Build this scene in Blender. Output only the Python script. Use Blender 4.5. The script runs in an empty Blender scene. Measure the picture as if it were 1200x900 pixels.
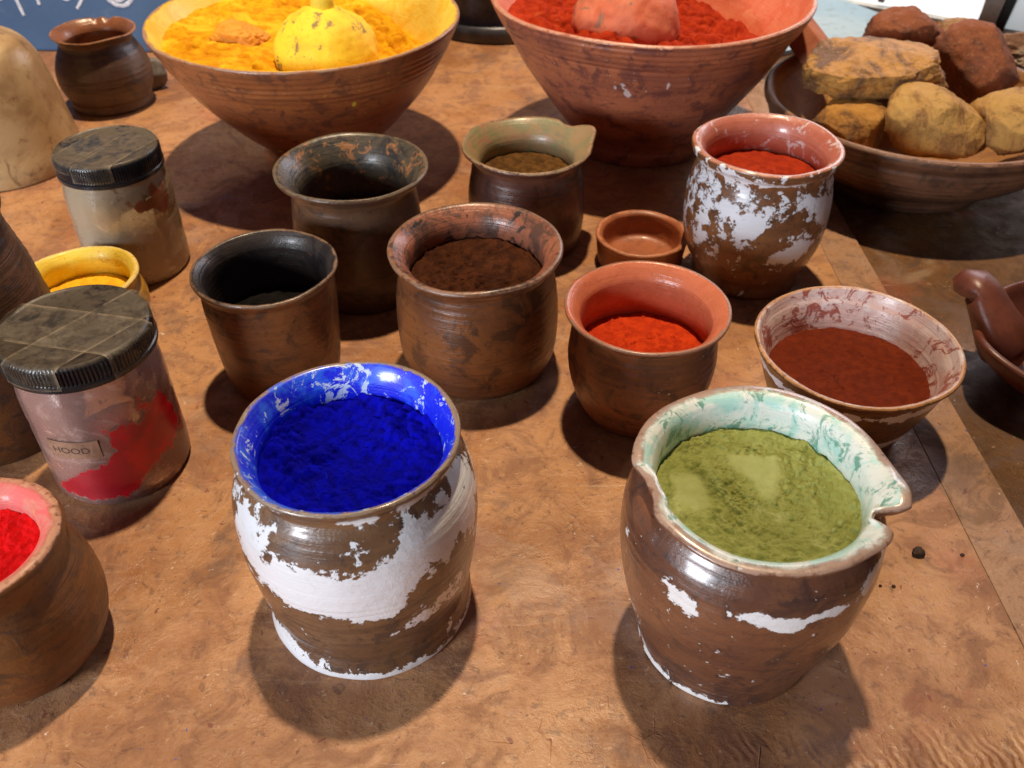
import bpy, bmesh, math, random
from mathutils import Vector, noise, Matrix
random.seed(7)
sc = bpy.context.scene
COL = sc.collection
R = math.radians
sin, cos, pi = math.sin, math.cos, math.pi

# ------------------------------------------------------------------ tagging
def tag(o, label=None, cat=None, group=None, kind=None):
    if label: o['label'] = label
    if cat: o['category'] = cat
    if group: o['group'] = group
    if kind: o['kind'] = kind
    return o

def empty(name, loc, rz=0.0, rot=None):
    o = bpy.data.objects.new(name, None)
    COL.objects.link(o); o.location = loc; o.empty_display_size = .02
    o.rotation_euler = rot if rot else (0, 0, rz)
    return o

def link(name, me, mat=None, parent=None, loc=None, smooth=True):
    o = bpy.data.objects.new(name, me)
    COL.objects.link(o)
    if mat is not None:
        me.materials.clear(); me.materials.append(mat)
    if parent: o.parent = parent
    if loc is not None: o.location = loc
    if smooth:
        me.polygons.foreach_set('use_smooth', [True]*len(me.polygons))
    return o

def mesh(name, V, F):
    me = bpy.data.meshes.new(name); me.from_pydata(V, [], F); me.update()
    return me

# ------------------------------------------------------------------ node helper
class N:
    def __init__(s, name):
        s.m = bpy.data.materials.new(name); s.m.use_nodes = True
        s.t = s.m.node_tree; s.t.nodes.clear()
        s.out = s.t.nodes.new('ShaderNodeOutputMaterial')
        s.bs = s.t.nodes.new('ShaderNodeBsdfPrincipled')
        s.t.links.new(s.bs.outputs[0], s.out.inputs[0])
        s.tc = s.t.nodes.new('ShaderNodeTexCoord').outputs['Object']
    def lk(s, v, sock):
        if isinstance(v, bpy.types.NodeSocket): s.t.links.new(v, sock)
        elif v is not None:
            if isinstance(v, (tuple, list)) and len(v) == 3 and sock.type == 'RGBA': v = (*v, 1)
            sock.default_value = v
    def noise(s, scale, detail=5, rough=.55, dist=0, co=None, off=None, sc3=None):
        n = s.t.nodes.new('ShaderNodeTexNoise')
        n.inputs['Scale'].default_value = scale; n.inputs['Detail'].default_value = detail
        n.inputs['Roughness'].default_value = rough; n.inputs['Distortion'].default_value = dist
        c = co or s.tc
        if off or sc3:
            mp = s.t.nodes.new('ShaderNodeMapping'); s.t.links.new(c, mp.inputs[0])
            if off: mp.inputs['Location'].default_value = off
            if sc3: mp.inputs['Scale'].default_value = sc3
            c = mp.outputs[0]
        s.t.links.new(c, n.inputs['Vector'])
        return n.outputs['Fac']
    def voro(s, scale, feat='F1', off=None, sc3=None):
        n = s.t.nodes.new('ShaderNodeTexVoronoi'); n.inputs['Scale'].default_value = scale; n.feature = feat
        c = s.tc
        if off or sc3:
            mp = s.t.nodes.new('ShaderNodeMapping'); s.t.links.new(c, mp.inputs[0])
            if off: mp.inputs['Location'].default_value = off
            if sc3: mp.inputs['Scale'].default_value = sc3
            c = mp.outputs[0]
        s.t.links.new(c, n.inputs['Vector'])
        return n.outputs['Distance']
    def attr(s, name):
        n = s.t.nodes.new('ShaderNodeAttribute'); n.attribute_name = name
        return n.outputs['Fac']
    def math(s, op, a, b=None, c=None, clamp=False):
        n = s.t.nodes.new('ShaderNodeMath'); n.operation = op; n.use_clamp = clamp
        s.lk(a, n.inputs[0])
        if b is not None: s.lk(b, n.inputs[1])
        if c is not None: s.lk(c, n.inputs[2])
        return n.outputs[0]
    def ss(s, v, lo, hi):           # smoothstep 0..1
        n = s.t.nodes.new('ShaderNodeMapRange'); n.interpolation_type = 'SMOOTHSTEP'
        s.lk(v, n.inputs[0]); n.inputs[1].default_value = lo; n.inputs[2].default_value = hi
        return n.outputs[0]
    def mix(s, f, a, b):
        n = s.t.nodes.new('ShaderNodeMix'); n.data_type = 'RGBA'
        s.lk(f, n.inputs[0]); s.lk(a, n.inputs[6]); s.lk(b, n.inputs[7])
        return n.outputs[2]
    def mixf(s, f, a, b):
        n = s.t.nodes.new('ShaderNodeMix'); n.data_type = 'FLOAT'
        s.lk(f, n.inputs[0]); s.lk(a, n.inputs[2]); s.lk(b, n.inputs[3])
        return n.outputs[0]
    def sep(s, i):
        n = s.t.nodes.new('ShaderNodeSeparateXYZ'); s.t.links.new(s.tc, n.inputs[0]); return n.outputs[i]
    def bump(s, h, strength=.5, dist=.001):
        n = s.t.nodes.new('ShaderNodeBump'); n.inputs['Strength'].default_value = strength
        n.inputs['Distance'].default_value = dist
        s.lk(h, n.inputs['Height']); s.t.links.new(n.outputs[0], s.bs.inputs['Normal']); return n
    def set(s, **k):
        for a, v in k.items():
            s.lk(v, s.bs.inputs[a.replace('_', ' ')])

# ------------------------------------------------------------------ pot material
def pot_mat(name, c1, c2, c3, chip=None, ins=(.3, .12, .06), ins2=None, ins3=None, rim=None,
            rough=.42, chip_noise=.55, seed=0.0, k2=(.5, .62), insk=(.45, .6), insrough=.5, speck=None, ribs=1.0,
            ins3k=(.58, .66), chipscale=42, inchip=None, coat=.15):
    def sat(c, k=1.16):
        l = .3*c[0]+.59*c[1]+.11*c[2]
        return tuple(max(.004, l+(v-l)*k)*1.06 for v in c)
    c1, c2, c3 = sat(c1), sat(c2), sat(c3, 1.15)
    m = N(name); off = (seed, seed*1.7, seed*.6)
    n1 = m.noise(22, 6, .6, .4, off=off)
    n2 = m.noise(60, 8, .65, .8, off=off)
    n3 = m.noise(260, 5, .6, 0, off=off)
    n4 = m.noise(900, 3, .6, 0, off=off)
    band = m.noise(9, 4, .6, .2, off=off, sc3=(1, 1, 14))
    col = m.mix(m.ss(n1, .38, .62), c1, c2)
    col = m.mix(m.math('MULTIPLY', m.ss(n2, *k2), .8), col, c3)
    col = m.mix(m.math('MULTIPLY', m.ss(band, .5, .62), .35), col, c3)
    darker = m.mix(.5, c3, (.01, .008, .006))
    col = m.mix(m.math('MULTIPLY', m.ss(n3, .56, .68), .45), col, darker)
    light = m.mix(.5, c1, (.75, .6, .48))
    col = m.mix(m.math('MULTIPLY', m.ss(n4, .64, .74), .12), col, light)
    rg = m.mixf(n2, rough-.12, rough+.16)
    # inside
    inn = m.attr('inn')
    i2 = ins2 or ins; i3 = ins3 or ins
    ic = m.mix(m.ss(n2, *insk), ins, i2)
    if ins3:
        nI = m.noise(75, 9, .75, 1.2, off=(seed+3, 1, 2))
        ic = m.mix(m.ss(nI, *ins3k), ic, i3)
    ic = m.mix(m.math('MULTIPLY', m.ss(n3, .58, .7), .35), ic, m.mix(.4, i2, (.02, .012, .01)))
    f = m.math('ADD', inn, m.math('MULTIPLY', m.math('SUBTRACT', n2, .5), .25))
    fm = m.ss(f, .40, .50)
    col = m.mix(fm, col, ic)
    rg = m.mixf(fm, rg, insrough)
    if rim:
        rr = m.math('ABSOLUTE', m.math('SUBTRACT', f, .42))
        rmk = m.math('SUBTRACT', 1, m.ss(rr, .015, .055))
        rmk = m.math('MULTIPLY', rmk, m.ss(n3, .30, .5))
        col = m.mix(rmk, col, rim)
    h = m.math('MULTIPLY', n2, .8)
    h = m.math('ADD', h, m.math('MULTIPLY', n3, .35))
    h = m.math('ADD', h, m.math('MULTIPLY', n4, .12))
    h = m.math('ADD', h, m.math('MULTIPLY', m.noise(14, 3, .6, .1, sc3=(.6, .6, 30), off=off), .8*ribs))
    if chip:
        ch = m.attr('chip')
        nn = m.noise(chipscale, 10, .68, .6, off=(seed+5, seed, 2))
        g = m.math('ADD', ch, m.math('MULTIPLY', m.math('SUBTRACT', nn, .5), chip_noise*3.4))
        nf = m.noise(120, 9, .72, .3, off=(seed, seed+2, 8))
        g = m.math('ADD', g, m.math('MULTIPLY', m.math('SUBTRACT', nf, .5), chip_noise*4.2))
        nl = m.noise(17, 4, .6, .8, off=(seed+9, 4, seed))
        g = m.math('ADD', g, m.math('MULTIPLY', m.math('SUBTRACT', nl, .5), chip_noise*1.8))
        cm = m.ss(g, .485, .515)
        dirt = m.ss(m.noise(130, 6, .7, .5), .52, .72)
        wc = m.mix(m.math('MULTIPLY', dirt, .22), chip, (.50, .44, .40))
        # thin brown edge round a flake
        edge = m.math('MULTIPLY', m.ss(g, .40, .485), m.math('SUBTRACT', 1, cm))
        col = m.mix(m.math('MULTIPLY', edge, .35), col, darker)
        col = m.mix(cm, col, wc)
        rg = m.mixf(cm, rg, .34)
        h = m.math('ADD', h, m.math('MULTIPLY', cm, 1.1))
    if speck:
        v = m.noise(330, 2, .5, .3, off=(9, seed, 4))
        col = m.mix(m.ss(v, .73, .75), col, speck)
    m.set(Base_Color=col, Roughness=rg)
    m.bs.inputs['Specular IOR Level'].default_value = .55
    m.bs.inputs['Coat Weight'].default_value = coat; m.bs.inputs['Coat Roughness'].default_value = .16
    m.bump(h, .55, .0012)
    return m.m

def powder_mat(name, c1, c2, c3=None, scale=160, k=(.4, .6), bump=.9, c3k=(.6, .66), c3scale=50, patchcol=None):
    m = N(name)
    a = m.noise(scale, 6, .65, .3); b = m.noise(scale*4, 4, .65, 0); l = m.noise(40, 4, .6, .5)
    col = m.mix(m.ss(a, *k), c1, c2)
    col = m.mix(m.math('MULTIPLY', m.ss(l, .4, .65), .45), col, c2)
    col = m.mix(m.math('MULTIPLY', m.ss(b, .5, .7), .35), col, c1)
    if c3:
        col = m.mix(m.ss(m.noise(c3scale, 7, .7, .8, off=(3, 1, 5)), *c3k), col, c3)
    at = m.attr('chip')                          # pressed smooth patches
    if patchcol: col = m.mix(m.math('MULTIPLY', m.ss(m.math('ADD', at, m.math('MULTIPLY', m.math('SUBTRACT', a, .5), 1.6)), .40, .80), .5), col, patchcol)
    m.set(Base_Color=col, Roughness=.95)
    m.bs.inputs['Specular IOR Level'].default_value = .12
    h = m.math('ADD', m.math('MULTIPLY', a, 1.0), m.math('MULTIPLY', b, .45))
    h = m.math('MULTIPLY', h, m.math('SUBTRACT', 1, m.math('MULTIPLY', at, .9)))
    m.bump(h, bump, .0016)
    return m.m

def simple(name, c1, c2, rough=.5, scale=40, bump=.3, dist=.001, spec=.5, k=(.4, .6), metal=0):
    m = N(name)
    a = m.noise(scale, 7, .65, .5); b = m.noise(scale*7, 4, .6, 0)
    col = m.mix(m.ss(a, *k), c1, c2)
    col = m.mix(m.math('MULTIPLY', m.ss(b, .5, .68), .4), col, m.mix(.5, c2, (.02, .015, .01)))
    m.set(Base_Color=col, Roughness=m.mixf(a, rough-.1, rough+.15), Metallic=metal)
    m.bs.inputs['Specular IOR Level'].default_value = spec
    m.bump(m.math('ADD', a, m.math('MULTIPLY', b, .4)), bump, dist)
    return m.m

# ------------------------------------------------------------------ lathe with parts
def spline(pts, n):
    out = []
    P = [pts[0]] + list(pts) + [pts[-1]]
    for i in range(1, len(P)-2):
        p0, p1, p2, p3 = P[i-1], P[i], P[i+1], P[i+2]
        for k in range(n):
            t = k/n
            out.append(tuple(.5*((2*p1[j]) + (-p0[j]+p2[j])*t + (2*p0[j]-5*p1[j]+4*p2[j]-p3[j])*t*t
                       + (-p0[j]+3*p1[j]-3*p2[j]+p3[j])*t**3) for j in range(2)))
    out.append(tuple(pts[-1]))
    return out

def pot(name, label, cat, loc, outer, inner, mat, neck_o, neck_i, blobs=(), base=0.0, deform=None, segs=288, sub=8,
        wob=.006, lump=.00035, seed=0, rz=0, tilt=None, foot=None, group=None, fine=None, part_labels=None, rib=.00015, partnames=('body', 'rim', 'foot')):
    """outer profile bottom->rim, inner profile rim->floor. Faces above neck_o (outside) and neck_i (inside) form the rim."""
    root = empty(name, loc, 0, rot=tilt)
    tag(root, label, cat, group)
    po = spline(outer, sub); pi_ = spline(inner, max(3, sub//2))
    def orad(z):
        b = 9
        for (r0, z0), (r1, z1) in zip(po, po[1:]):
            if min(z0, z1)-1e-6 <= z <= max(z0, z1)+1e-6:
                k = 0 if abs(z1-z0) < 1e-7 else (z-z0)/(z1-z0)
                b = min(b, r0+(r1-r0)*k)
        return b
    ztop = po[-1][1]
    pi_ = [(min(q, orad(z)-.0015-.0025*min(1, (ztop-z)/.01)) if ztop-z > .002 and z > .004 else q, z) for q, z in pi_]
    prof = po + pi_
    no = len(po); n = len(prof)
    # arc parameter: 0 outside, .42 rim top, 1 inside
    inn = []
    for i in range(n):
        if i < no:
            d = (prof[no-1][1] - prof[i][1])
            inn.append(max(0, .42 - d/.006*.2))
        else:
            inn.append(min(1, .42 + (i-no+1)/4*.2 + (prof[no-1][1]-prof[i][1])*20))
    V = []; A = []; C = []
    for i, (r, z) in enumerate(prof):
        r = max(r, 0.0)
        for s in range(segs):
            a = 2*pi*s/segs                     # 0 faces the viewer side (-Y), grows towards +X
            p = Vector((cos(a), sin(a), z*18)) * 1.3
            w = noise.noise(Vector((cos(a)*.8+seed, sin(a)*.8, z*8)))
            rr = r*(1 + wob*w*1.6)
            lum = noise.noise(Vector((cos(a)*3.5+seed*2, sin(a)*3.5, z*70)))*lump
            rb = sin(z*2*pi/.0055 + 1.5*w)*rib*(.5+noise.noise(Vector((z*60+seed, a*.5, 1))))
            zz = z + .0009*noise.noise(Vector((cos(a)*1.2+seed+7, sin(a)*1.2, 3)))*min(1, z/.05)*2
            if i < no: rr += lum + rb
            else: rr -= lum*.6
            if deform: rr, zz = deform(a, rr, zz, i < no, prof[no-1][1])
            rr = max(rr, 0)
            V.append((rr*sin(a), -rr*cos(a), zz))
            A.append(inn[i])
            c = base
            if blobs:
                ad = math.degrees(a); ad = ad-360 if ad > 180 else ad
                if i < no:
                    for (bp, bz, wp, wz, amp) in blobs:
                        dp = (ad-bp+180) % 360-180
                        e = (dp/wp)**2 + ((z-bz)/wz)**2
                        if e < 9: c += amp*math.exp(-e)
                else: c = -1.0
            elif i >= no: c = -1.0
            C.append(c)
    F = []; ring = []
    for i in range(n-1):
        for s in range(segs):
            t = (s+1) % segs
            F.append((i*segs+s, i*segs+t, (i+1)*segs+t, (i+1)*segs+s)); ring.append(i)
    # fill floor and underside
    F.append(tuple(range(segs-1, -1, -1))); ring.append(0)
    F.append(tuple((n-1)*segs+s for s in range(segs))); ring.append(n-2)
    full = mesh('tmp', V, F)
    nrm = [tuple(v.normal) for v in full.vertices]
    bpy.data.meshes.remove(full)
    def region(i):
        if i < no-1:
            z = (prof[i][1]+prof[i+1][1])/2
            if foot and z < foot: return 2
            return 1 if z > neck_o else 0
        if i == no-1: return 1
        z = (prof[i][1]+prof[min(i+1, n-1)][1])/2
        return 1 if z > neck_i else 0
    names = partnames
    for g in range(3):
        fs = [f for f, i in zip(F, ring) if region(i) == g]
        if not fs: continue
        used = sorted({v for f in fs for v in f}); mp = {v: k for k, v in enumerate(used)}
        me = mesh(names[g], [V[v] for v in used], [tuple(mp[v] for v in f) for f in fs])
        at = me.attributes.new('inn', 'FLOAT', 'POINT'); at.data.foreach_set('value', [A[v] for v in used])
        at = me.attributes.new('chip', 'FLOAT', 'POINT'); at.data.foreach_set('value', [C[v] for v in used])
        o = link(names[g], me, mat, root)
        me.normals_split_custom_set_from_vertices([nrm[v] for v in used])
        if part_labels and names[g] in part_labels: o['label'] = part_labels[names[g]]
    root.rotation_euler.z += rz
    return root

# ------------------------------------------------------------------ powder
def powder(name, label, loc, Rr, hfun, mat, rings=110, segs=260, skirt=.006, cat='powder', rfun=None, smooth=True, patch=None, edge=None, wall=None):
    if edge:
        h0 = hfun
        def hfun(x, y):
            a = math.atan2(x, -y); k = math.hypot(x, y)/max(1e-6, Rr*rfun(a)); k = max(0, min(1, (k-.72)/.28)); k = k*k*(3-2*k)
            return h0(x, y)*(1-k) + (edge(a)+.0012*nz(x, y, 60, 2)+.0010*clump(x, y, 140, 3))*k
        def rfun(a):
            return wall(loc[2]+edge(a))/Rr
    V = [(0, 0, hfun(0, 0))]; F = []; P = [patch(0, 0) if patch else 0]
    for i in range(1, rings+1):
        for s in range(segs):
            a = 2*pi*s/segs; r = Rr*(i/rings)
            if rfun: r *= rfun(a)
            x, y = r*sin(a), -r*cos(a)
            V.append((x, y, hfun(x, y))); P.append(patch(x, y) if patch else 0)
    for s in range(segs):
        F.append((0, 1+s, 1+(s+1) % segs))
    for i in range(rings-1):
        for s in range(segs):
            a = 1+i*segs+s; b = 1+i*segs+(s+1) % segs
            F.append((a, a+segs, b+segs, b))
    b0 = 1+(rings-1)*segs; n = len(V)
    for s in range(segs):
        x, y, z = V[b0+s]; V.append((x*.985, y*.985, min(z, 0)-skirt)); P.append(0)
    for s in range(segs):
        F.append((b0+s, n+s, n+(s+1) % segs, b0+(s+1) % segs))
    F.append(tuple(n+s for s in range(segs-1, -1, -1)))
    me = mesh(name, V, F)
    bm = bmesh.new(); bm.from_mesh(me); bmesh.ops.recalc_face_normals(bm, faces=bm.faces); bm.to_mesh(me); bm.free()
    at = me.attributes.new('chip', 'FLOAT', 'POINT'); at.data.foreach_set('value', P)
    o = link(name, me, mat, None, loc, smooth)
    return tag(o, label, cat)

def wallfn(pts, d=.0012):
    P = spline(pts, 6)
    def f(z):
        for (r0, z0), (r1, z1) in zip(P, P[1:]):
            if z1 <= z <= z0 and z0 > z1: return r1+(r0-r1)*(z-z1)/(z0-z1)+d
        return P[0][0]
    return f
def nz(x, y, f, s=0, octs=4):
    return noise.fractal(Vector((x*f+s, y*f-s, s*.7)), .9, 2.1, octs)
def clump(x, y, f, s=0):
    d = noise.voronoi(Vector((x*f+s, y*f+s*.3, s)))[0]
    return max(0, 1-d[0]*1.25)**.6
class Lumps:
    """a heap of rounded lumps as a height field"""
    def __init__(s, Rr, n, rmin, rmax, seed, pw=2.5, sink=.35):
        rnd = random.Random(seed); s.c = rmax*2.2; s.g = {}
        for _ in range(n):
            a = rnd.random()*2*pi; q = Rr*math.sqrt(rnd.random()); rr = rmin+(rmax-rmin)*rnd.random()**pw
            b = (q*cos(a), q*sin(a), rr, rr*rnd.uniform(-sink, sink*.5), rnd.uniform(.55, 1.0), rnd.uniform(0, pi))
            k = (int(b[0]//s.c), int(b[1]//s.c)); s.g.setdefault(k, []).append(b)
    def __call__(s, x, y):
        h = 0.0; i0, j0 = int(x//s.c), int(y//s.c)
        w = 1+.35*noise.noise(Vector((x*420, y*420, 3)))
        for i in (i0-1, i0, i0+1):
            for j in (j0-1, j0, j0+1):
                for (bx, by, rr, dz, e, an) in s.g.get((i, j), ()):
                    dx, dy = x-bx, y-by; u = dx*cos(an)+dy*sin(an); v = (-dx*sin(an)+dy*cos(an))/e
                    d = (u*u+v*v)*w/(rr*rr)
                    if d < 1:
                        t = rr*.75*math.sqrt(1-d)+dz
                        if t > h: h = t
        return h
def crumbs(x, y, f, s=0):
    return clump(x+.15*nz(x, y, f, s)/f, y, f, s)

# ------------------------------------------------------------------ misc meshes
def tube(path, radii, segs=14, flat=None, caps=True):
    """closed tube along a path; flat=(sx,sy) squashes the section"""
    P = [Vector(p) for p in path]; V = []; F = []
    up = Vector((0, 0, 1))
    prevx = None
    for i, p in enumerate(P):
        d = (P[min(i+1, len(P)-1)]-P[max(i-1, 0)]).normalized()
        x = d.cross(up) if prevx is None else prevx - d*prevx.dot(d)
        if x.length < 1e-4: x = Vector((1, 0, 0))
        x.normalize(); prevx = x; y = x.cross(d)
        fx, fy = (flat[i] if isinstance(flat, list) else flat) if flat else (1, 1)
        for s in range(segs):
            a = 2*pi*s/segs
            V.append(tuple(p + x*cos(a)*radii[i]*fx + y*sin(a)*radii[i]*fy))
    for i in range(len(P)-1):
        for s in range(segs):
            t = (s+1) % segs
            F.append((i*segs+s, i*segs+t, (i+1)*segs+t, (i+1)*segs+s))
    if caps:
        F.append(tuple(range(segs-1, -1, -1))); F.append(tuple((len(P)-1)*segs+s for s in range(segs)))
    return V, F

def box_mesh(name, sx, sy, sz, bev=.001, seg=2, center_z=False):
    bm = bmesh.new(); bmesh.ops.create_cube(bm, size=1)
    for v in bm.verts:
        v.co.x *= sx; v.co.y *= sy; v.co.z = v.co.z*sz + (0 if center_z else sz/2)
    if bev: bmesh.ops.bevel(bm, geom=list(bm.edges), offset=bev, segments=seg, affect='EDGES', profile=.6)
    me = bpy.data.meshes.new(name); bm.to_mesh(me); bm.free(); return me

def rock_mesh(name, sx, sy, sz, seed, cuts=5, rough=.10, sub=5, blocky=1.0, planes_=()):
    bm = bmesh.new(); bmesh.ops.create_icosphere(bm, subdivisions=sub, radius=1)
    rnd = random.Random(seed)
    planes = [(Vector(n).normalized(), d) for n, d in planes_]
    for k in range(cuts):
        n = Vector((rnd.uniform(-1, 1), rnd.uniform(-1, 1), rnd.uniform(-.7, 1))).normalized()
        planes.append((n, rnd.uniform(.62, .88)))
    for v in bm.verts:
        p = v.co.copy()
        p = Vector([math.copysign(abs(q)**.82, q) for q in p])
        for n, d in planes:
            e = p.dot(n)-d
            if e > 0: p -= n*e*.93*blocky
        q = p*1.0
        k = 1 + rough*noise.fractal(q*1.4+Vector((seed, 0, 0)), .9, 2.1, 3) + rough*.42*noise.fractal(q*7+Vector((seed, 3, 0)), .75, 2.1, 5)
        p *= k
        v.co = Vector((p.x*sx, p.y*sy, p.z*sz))
    me = bpy.data.meshes.new(name); bm.to_mesh(me); bm.free(); return me

# ================================================================== SETTING
# table: orange-brown painted leather-hard board
def table_mat(name, c1, c2, c3, c4, seed=0, rough=.5, wr=True):
    m = N(name)
    a = m.noise(7, 6, .6, .6, off=(seed, 0, 0)); b = m.noise(28, 9, .7, 1.0, off=(seed, 3, 0))
    c = m.noise(120, 8, .7, .6); d = m.noise(500, 4, .6); st = m.noise(10, 8, .7, 1.5, sc3=(1, 5, 1), off=(2, seed, 0))
    a = m.math('ADD', m.math('MULTIPLY', a, .6), m.math('MULTIPLY', m.noise(19, 9, .75, .4, off=(seed, 6, 6)), .4))
    col = m.mix(m.ss(a, .42, .57), c1, c2)
    col = m.mix(m.math('MULTIPLY', m.ss(b, .47, .62), .6), col, c3)
    col = m.mix(m.math('MULTIPLY', m.ss(st, .55, .70), .35), col, c4)
    col = m.mix(m.math('MULTIPLY', m.ss(c, .55, .66), .55), col, m.mix(.5, c3, (.03, .015, .012)))
    fs = m.noise(330, 5, .7, .4, off=(seed, 8, 3)); col = m.mix(m.math('MULTIPLY', m.ss(fs, .60, .68), .6), col, (.11, .045, .03)); col = m.mix(m.math('MULTIPLY', m.ss(m.noise(240, 4, .7, .5, off=(3, 8, 3)), .64, .70), .45), col, (.70, .48, .30))
    col = m.mix(m.math('MULTIPLY', m.ss(d, .60, .72), .30), col, c3)
    blot = m.noise(13, 7, .7, .3, off=(5, 9, 1))
    col = m.mix(m.math('MULTIPLY', m.ss(blot, .55, .68), .55), col, (.13, .085, .075))
    # rubbed pigment specks and scratches
    v = m.noise(170, 3, .6, .8, off=(4, 4, 4))
    col = m.mix(m.math('MULTIPLY', m.ss(v, .705, .735), .75), col, (.72, .62, .50))
    v2 = m.noise(150, 2, .5, .5, off=(14, 4, 9))
    col = m.mix(m.math('MULTIPLY', m.ss(v2, .71, .74), .7), col, (.16, .03, .03))
    pw = m.math('MULTIPLY', m.ss(m.noise(12, 5, .6, .6, off=(1, 7, 3)), .60, .72), .35)
    col = m.mix(pw, col, (.50, .36, .24))
    # rubbed-in pigment dust and long scratches
    rdst = m.math('MULTIPLY', m.ss(m.noise(11, 7, .7, .4, off=(21, 3, 3)), .56, .70), .30)
    col = m.mix(rdst, col, (.42, .10, .06))
    gdst = m.math('MULTIPLY', m.ss(m.noise(8, 7, .7, .4, off=(31, 13, 3)), .54, .68), .32)
    col = m.mix(gdst, col, (.36, .28, .25))
    sp = m.ss(m.noise(210, 2, .5, .2, off=(41, 3, 9)), .745, .765)
    col = m.mix(m.math('MULTIPLY', sp, .8), col, (.05, .06, .30))
    scr = m.noise(26, 6, .7, .2, off=(11, 5, 9), sc3=(.35, 6, 1))
    scm = m.ss(scr, .66, .70)
    col = m.mix(m.math('MULTIPLY', scm, .4), col, (.70, .50, .34))
    scr2 = m.noise(22, 6, .7, .2, off=(1, 15, 9), sc3=(7, .4, 1))
    col = m.mix(m.math('MULTIPLY', m.ss(scr2, .66, .70), .35), col, (.13, .055, .035))
    m.set(Base_Color=col, Roughness=m.mixf(m.ss(b, .35, .65), rough-.14, rough+.22))
    m.bs.inputs['Specular IOR Level'].default_value = .5
    h = m.math('ADD', m.math('MULTIPLY', b, .75), m.math('MULTIPLY', c, .7))
    h = m.math('ADD', h, m.math('MULTIPLY', d, .22))
    if wr:
        # wrinkled skin at the near right edge
        wv = m.t.nodes.new('ShaderNodeTexWave'); wv.inputs['Scale'].default_value = 62
        wv.inputs['Distortion'].default_value = 9; wv.inputs['Detail'].default_value = 3
        mp = m.t.nodes.new('ShaderNodeMapping'); mp.inputs['Rotation'].default_value = (0, 0, -.35)
        m.t.links.new(m.tc, mp.inputs[0]); m.t.links.new(mp.outputs[0], wv.inputs['Vector'])
        x = m.sep(0); y = m.sep(1)
        g = m.math('ADD', m.math('MULTIPLY', y, 1), m.math('MULTIPLY', m.noise(20, 3), .05))
        mk = m.math('SUBTRACT', 1, m.ss(g, .205, .255))
        mk = m.math('MULTIPLY', mk, m.ss(x, .06, .16))
        cw = m.ss(m.noise(9, 3, .6, .3), .40, .55)
        h = m.math('ADD', h, m.math('MULTIPLY', m.math('MULTIPLY', wv.outputs['Fac'], mk), m.math('MULTIPLY', cw, 1.7)))
        # fine cracks lifting elsewhere at the front
        cr = m.voro(55, 'DISTANCE_TO_EDGE')
        crm = m.math('MULTIPLY', m.math('SUBTRACT', 1, m.ss(cr, 0, .03)), m.ss(m.noise(30, 4, .6, .4, off=(2, 2, 2)), .55, .66))
        h = m.math('ADD', h, m.math('MULTIPLY', crm, m.math('MULTIPLY', .5, m.math('SUBTRACT', 1, m.ss(y, .2, .27)))))
    m.bump(h, .6, .0016)
    return m.m

tm = table_mat('table_paint', (.34, .150, .062), (.52, .27, .125), (.19, .078, .042), (.62, .40, .24), 0, .38)
tm2 = table_mat('side_board_paint', (.11, .046, .012), (.16, .070, .018), (.06, .028, .012), (.24, .13, .05), 4, .5, wr=False)
tm3 = table_mat('edge_strip_paint', (.33, .175, .09), (.39, .215, .12), (.15, .08, .045), (.44, .30, .19), 8, .5, wr=False)

def slab(name, quad, z0, z1, mat):
    bm = bmesh.new()
    vs = [bm.verts.new((x, y, z1)) for x, y in quad] + [bm.verts.new((x, y, z0)) for x, y in quad]
    bm.faces.new(vs[:4]); bm.faces.new(vs[4:][::-1])
    for i in range(4): bm.faces.new((vs[i], vs[4+i], vs[4+(i+1) % 4], vs[(i+1) % 4]))
    bmesh.ops.recalc_face_normals(bm, faces=bm.faces)
    bmesh.ops.bevel(bm, geom=[e for e in bm.edges], offset=.0005, segments=2, affect='EDGES')
    me = bpy.data.meshes.new(name); bm.to_mesh(me); bm.free()
    return tag(link(name, me, mat, smooth=False), kind='structure')
slab('table_top', [(-1.5, -.5), (.2632, -.5), (.2632, 1.75), (-1.5, 1.75)], -.04, 0, tm)
slab('table_edge_strip', [(.2635, -.5), (.306, -.5), (.288, 1.75), (.2635, 1.75)], -.04, -.0006, tm3)
slab('side_table_top', [(.3065, -.5), (1.9, -.5), (1.9, 1.75), (.2885, 1.75)], -.045, -.004, tm2)

# ================================================================== POTS
BR1, BR2, BR3 = (.20, .095, .055), (.14, .062, .036), (.06, .03, .02)

# ---- blue pot
blue_blobs = [(-50, .098, 14, .016, .75), (-48, .083, 14, .014, .8), (-38, .071, 16, .012, .75), (-18, .077, 18, .015, 1.0),
              (0, .074, 16, .016, 1.1), (13, .069, 12, .015, 1.0), (27, .082, 14, .020, .95), (42, .088, 13, .019, .9), (57, .090, 15, .016, .85),
              (75, .096, 16, .018, .8), (95, .085, 20, .02, .7), (10, .037, 12, .006, .42), (36, .042, 16, .010, .6), (60, .047, 12, .014, .55),
              (-60, .04, 22, .012, .45), (16, .112, 10, .006, .4), (8, .103, 8, .005, .35), (-85, .09, 20, .03, .7), (140, .06, 40, .04, .6), (-140, .06, 40, .04, .6),
              (0, .001, 400, .0055, 1.2), (-45, .009, 36, .008, .85), (30, .010, 14, .004, .4), (-10, .113, 400, .0022, .55)]
mat_blue = pot_mat('blue_pot_clay', (.20, .115, .065), (.13, .07, .04), (.055, .035, .028), chip=(.88, .91, .94), ins=(.0, .012, .75), ins2=(.02, .12, .85),
                   ins3=(.60, .72, .86), ins3k=(.565, .59), rim=(.27, .20, .14), rough=.33, chip_noise=.68, coat=.6, insrough=.55, seed=1)
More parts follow.
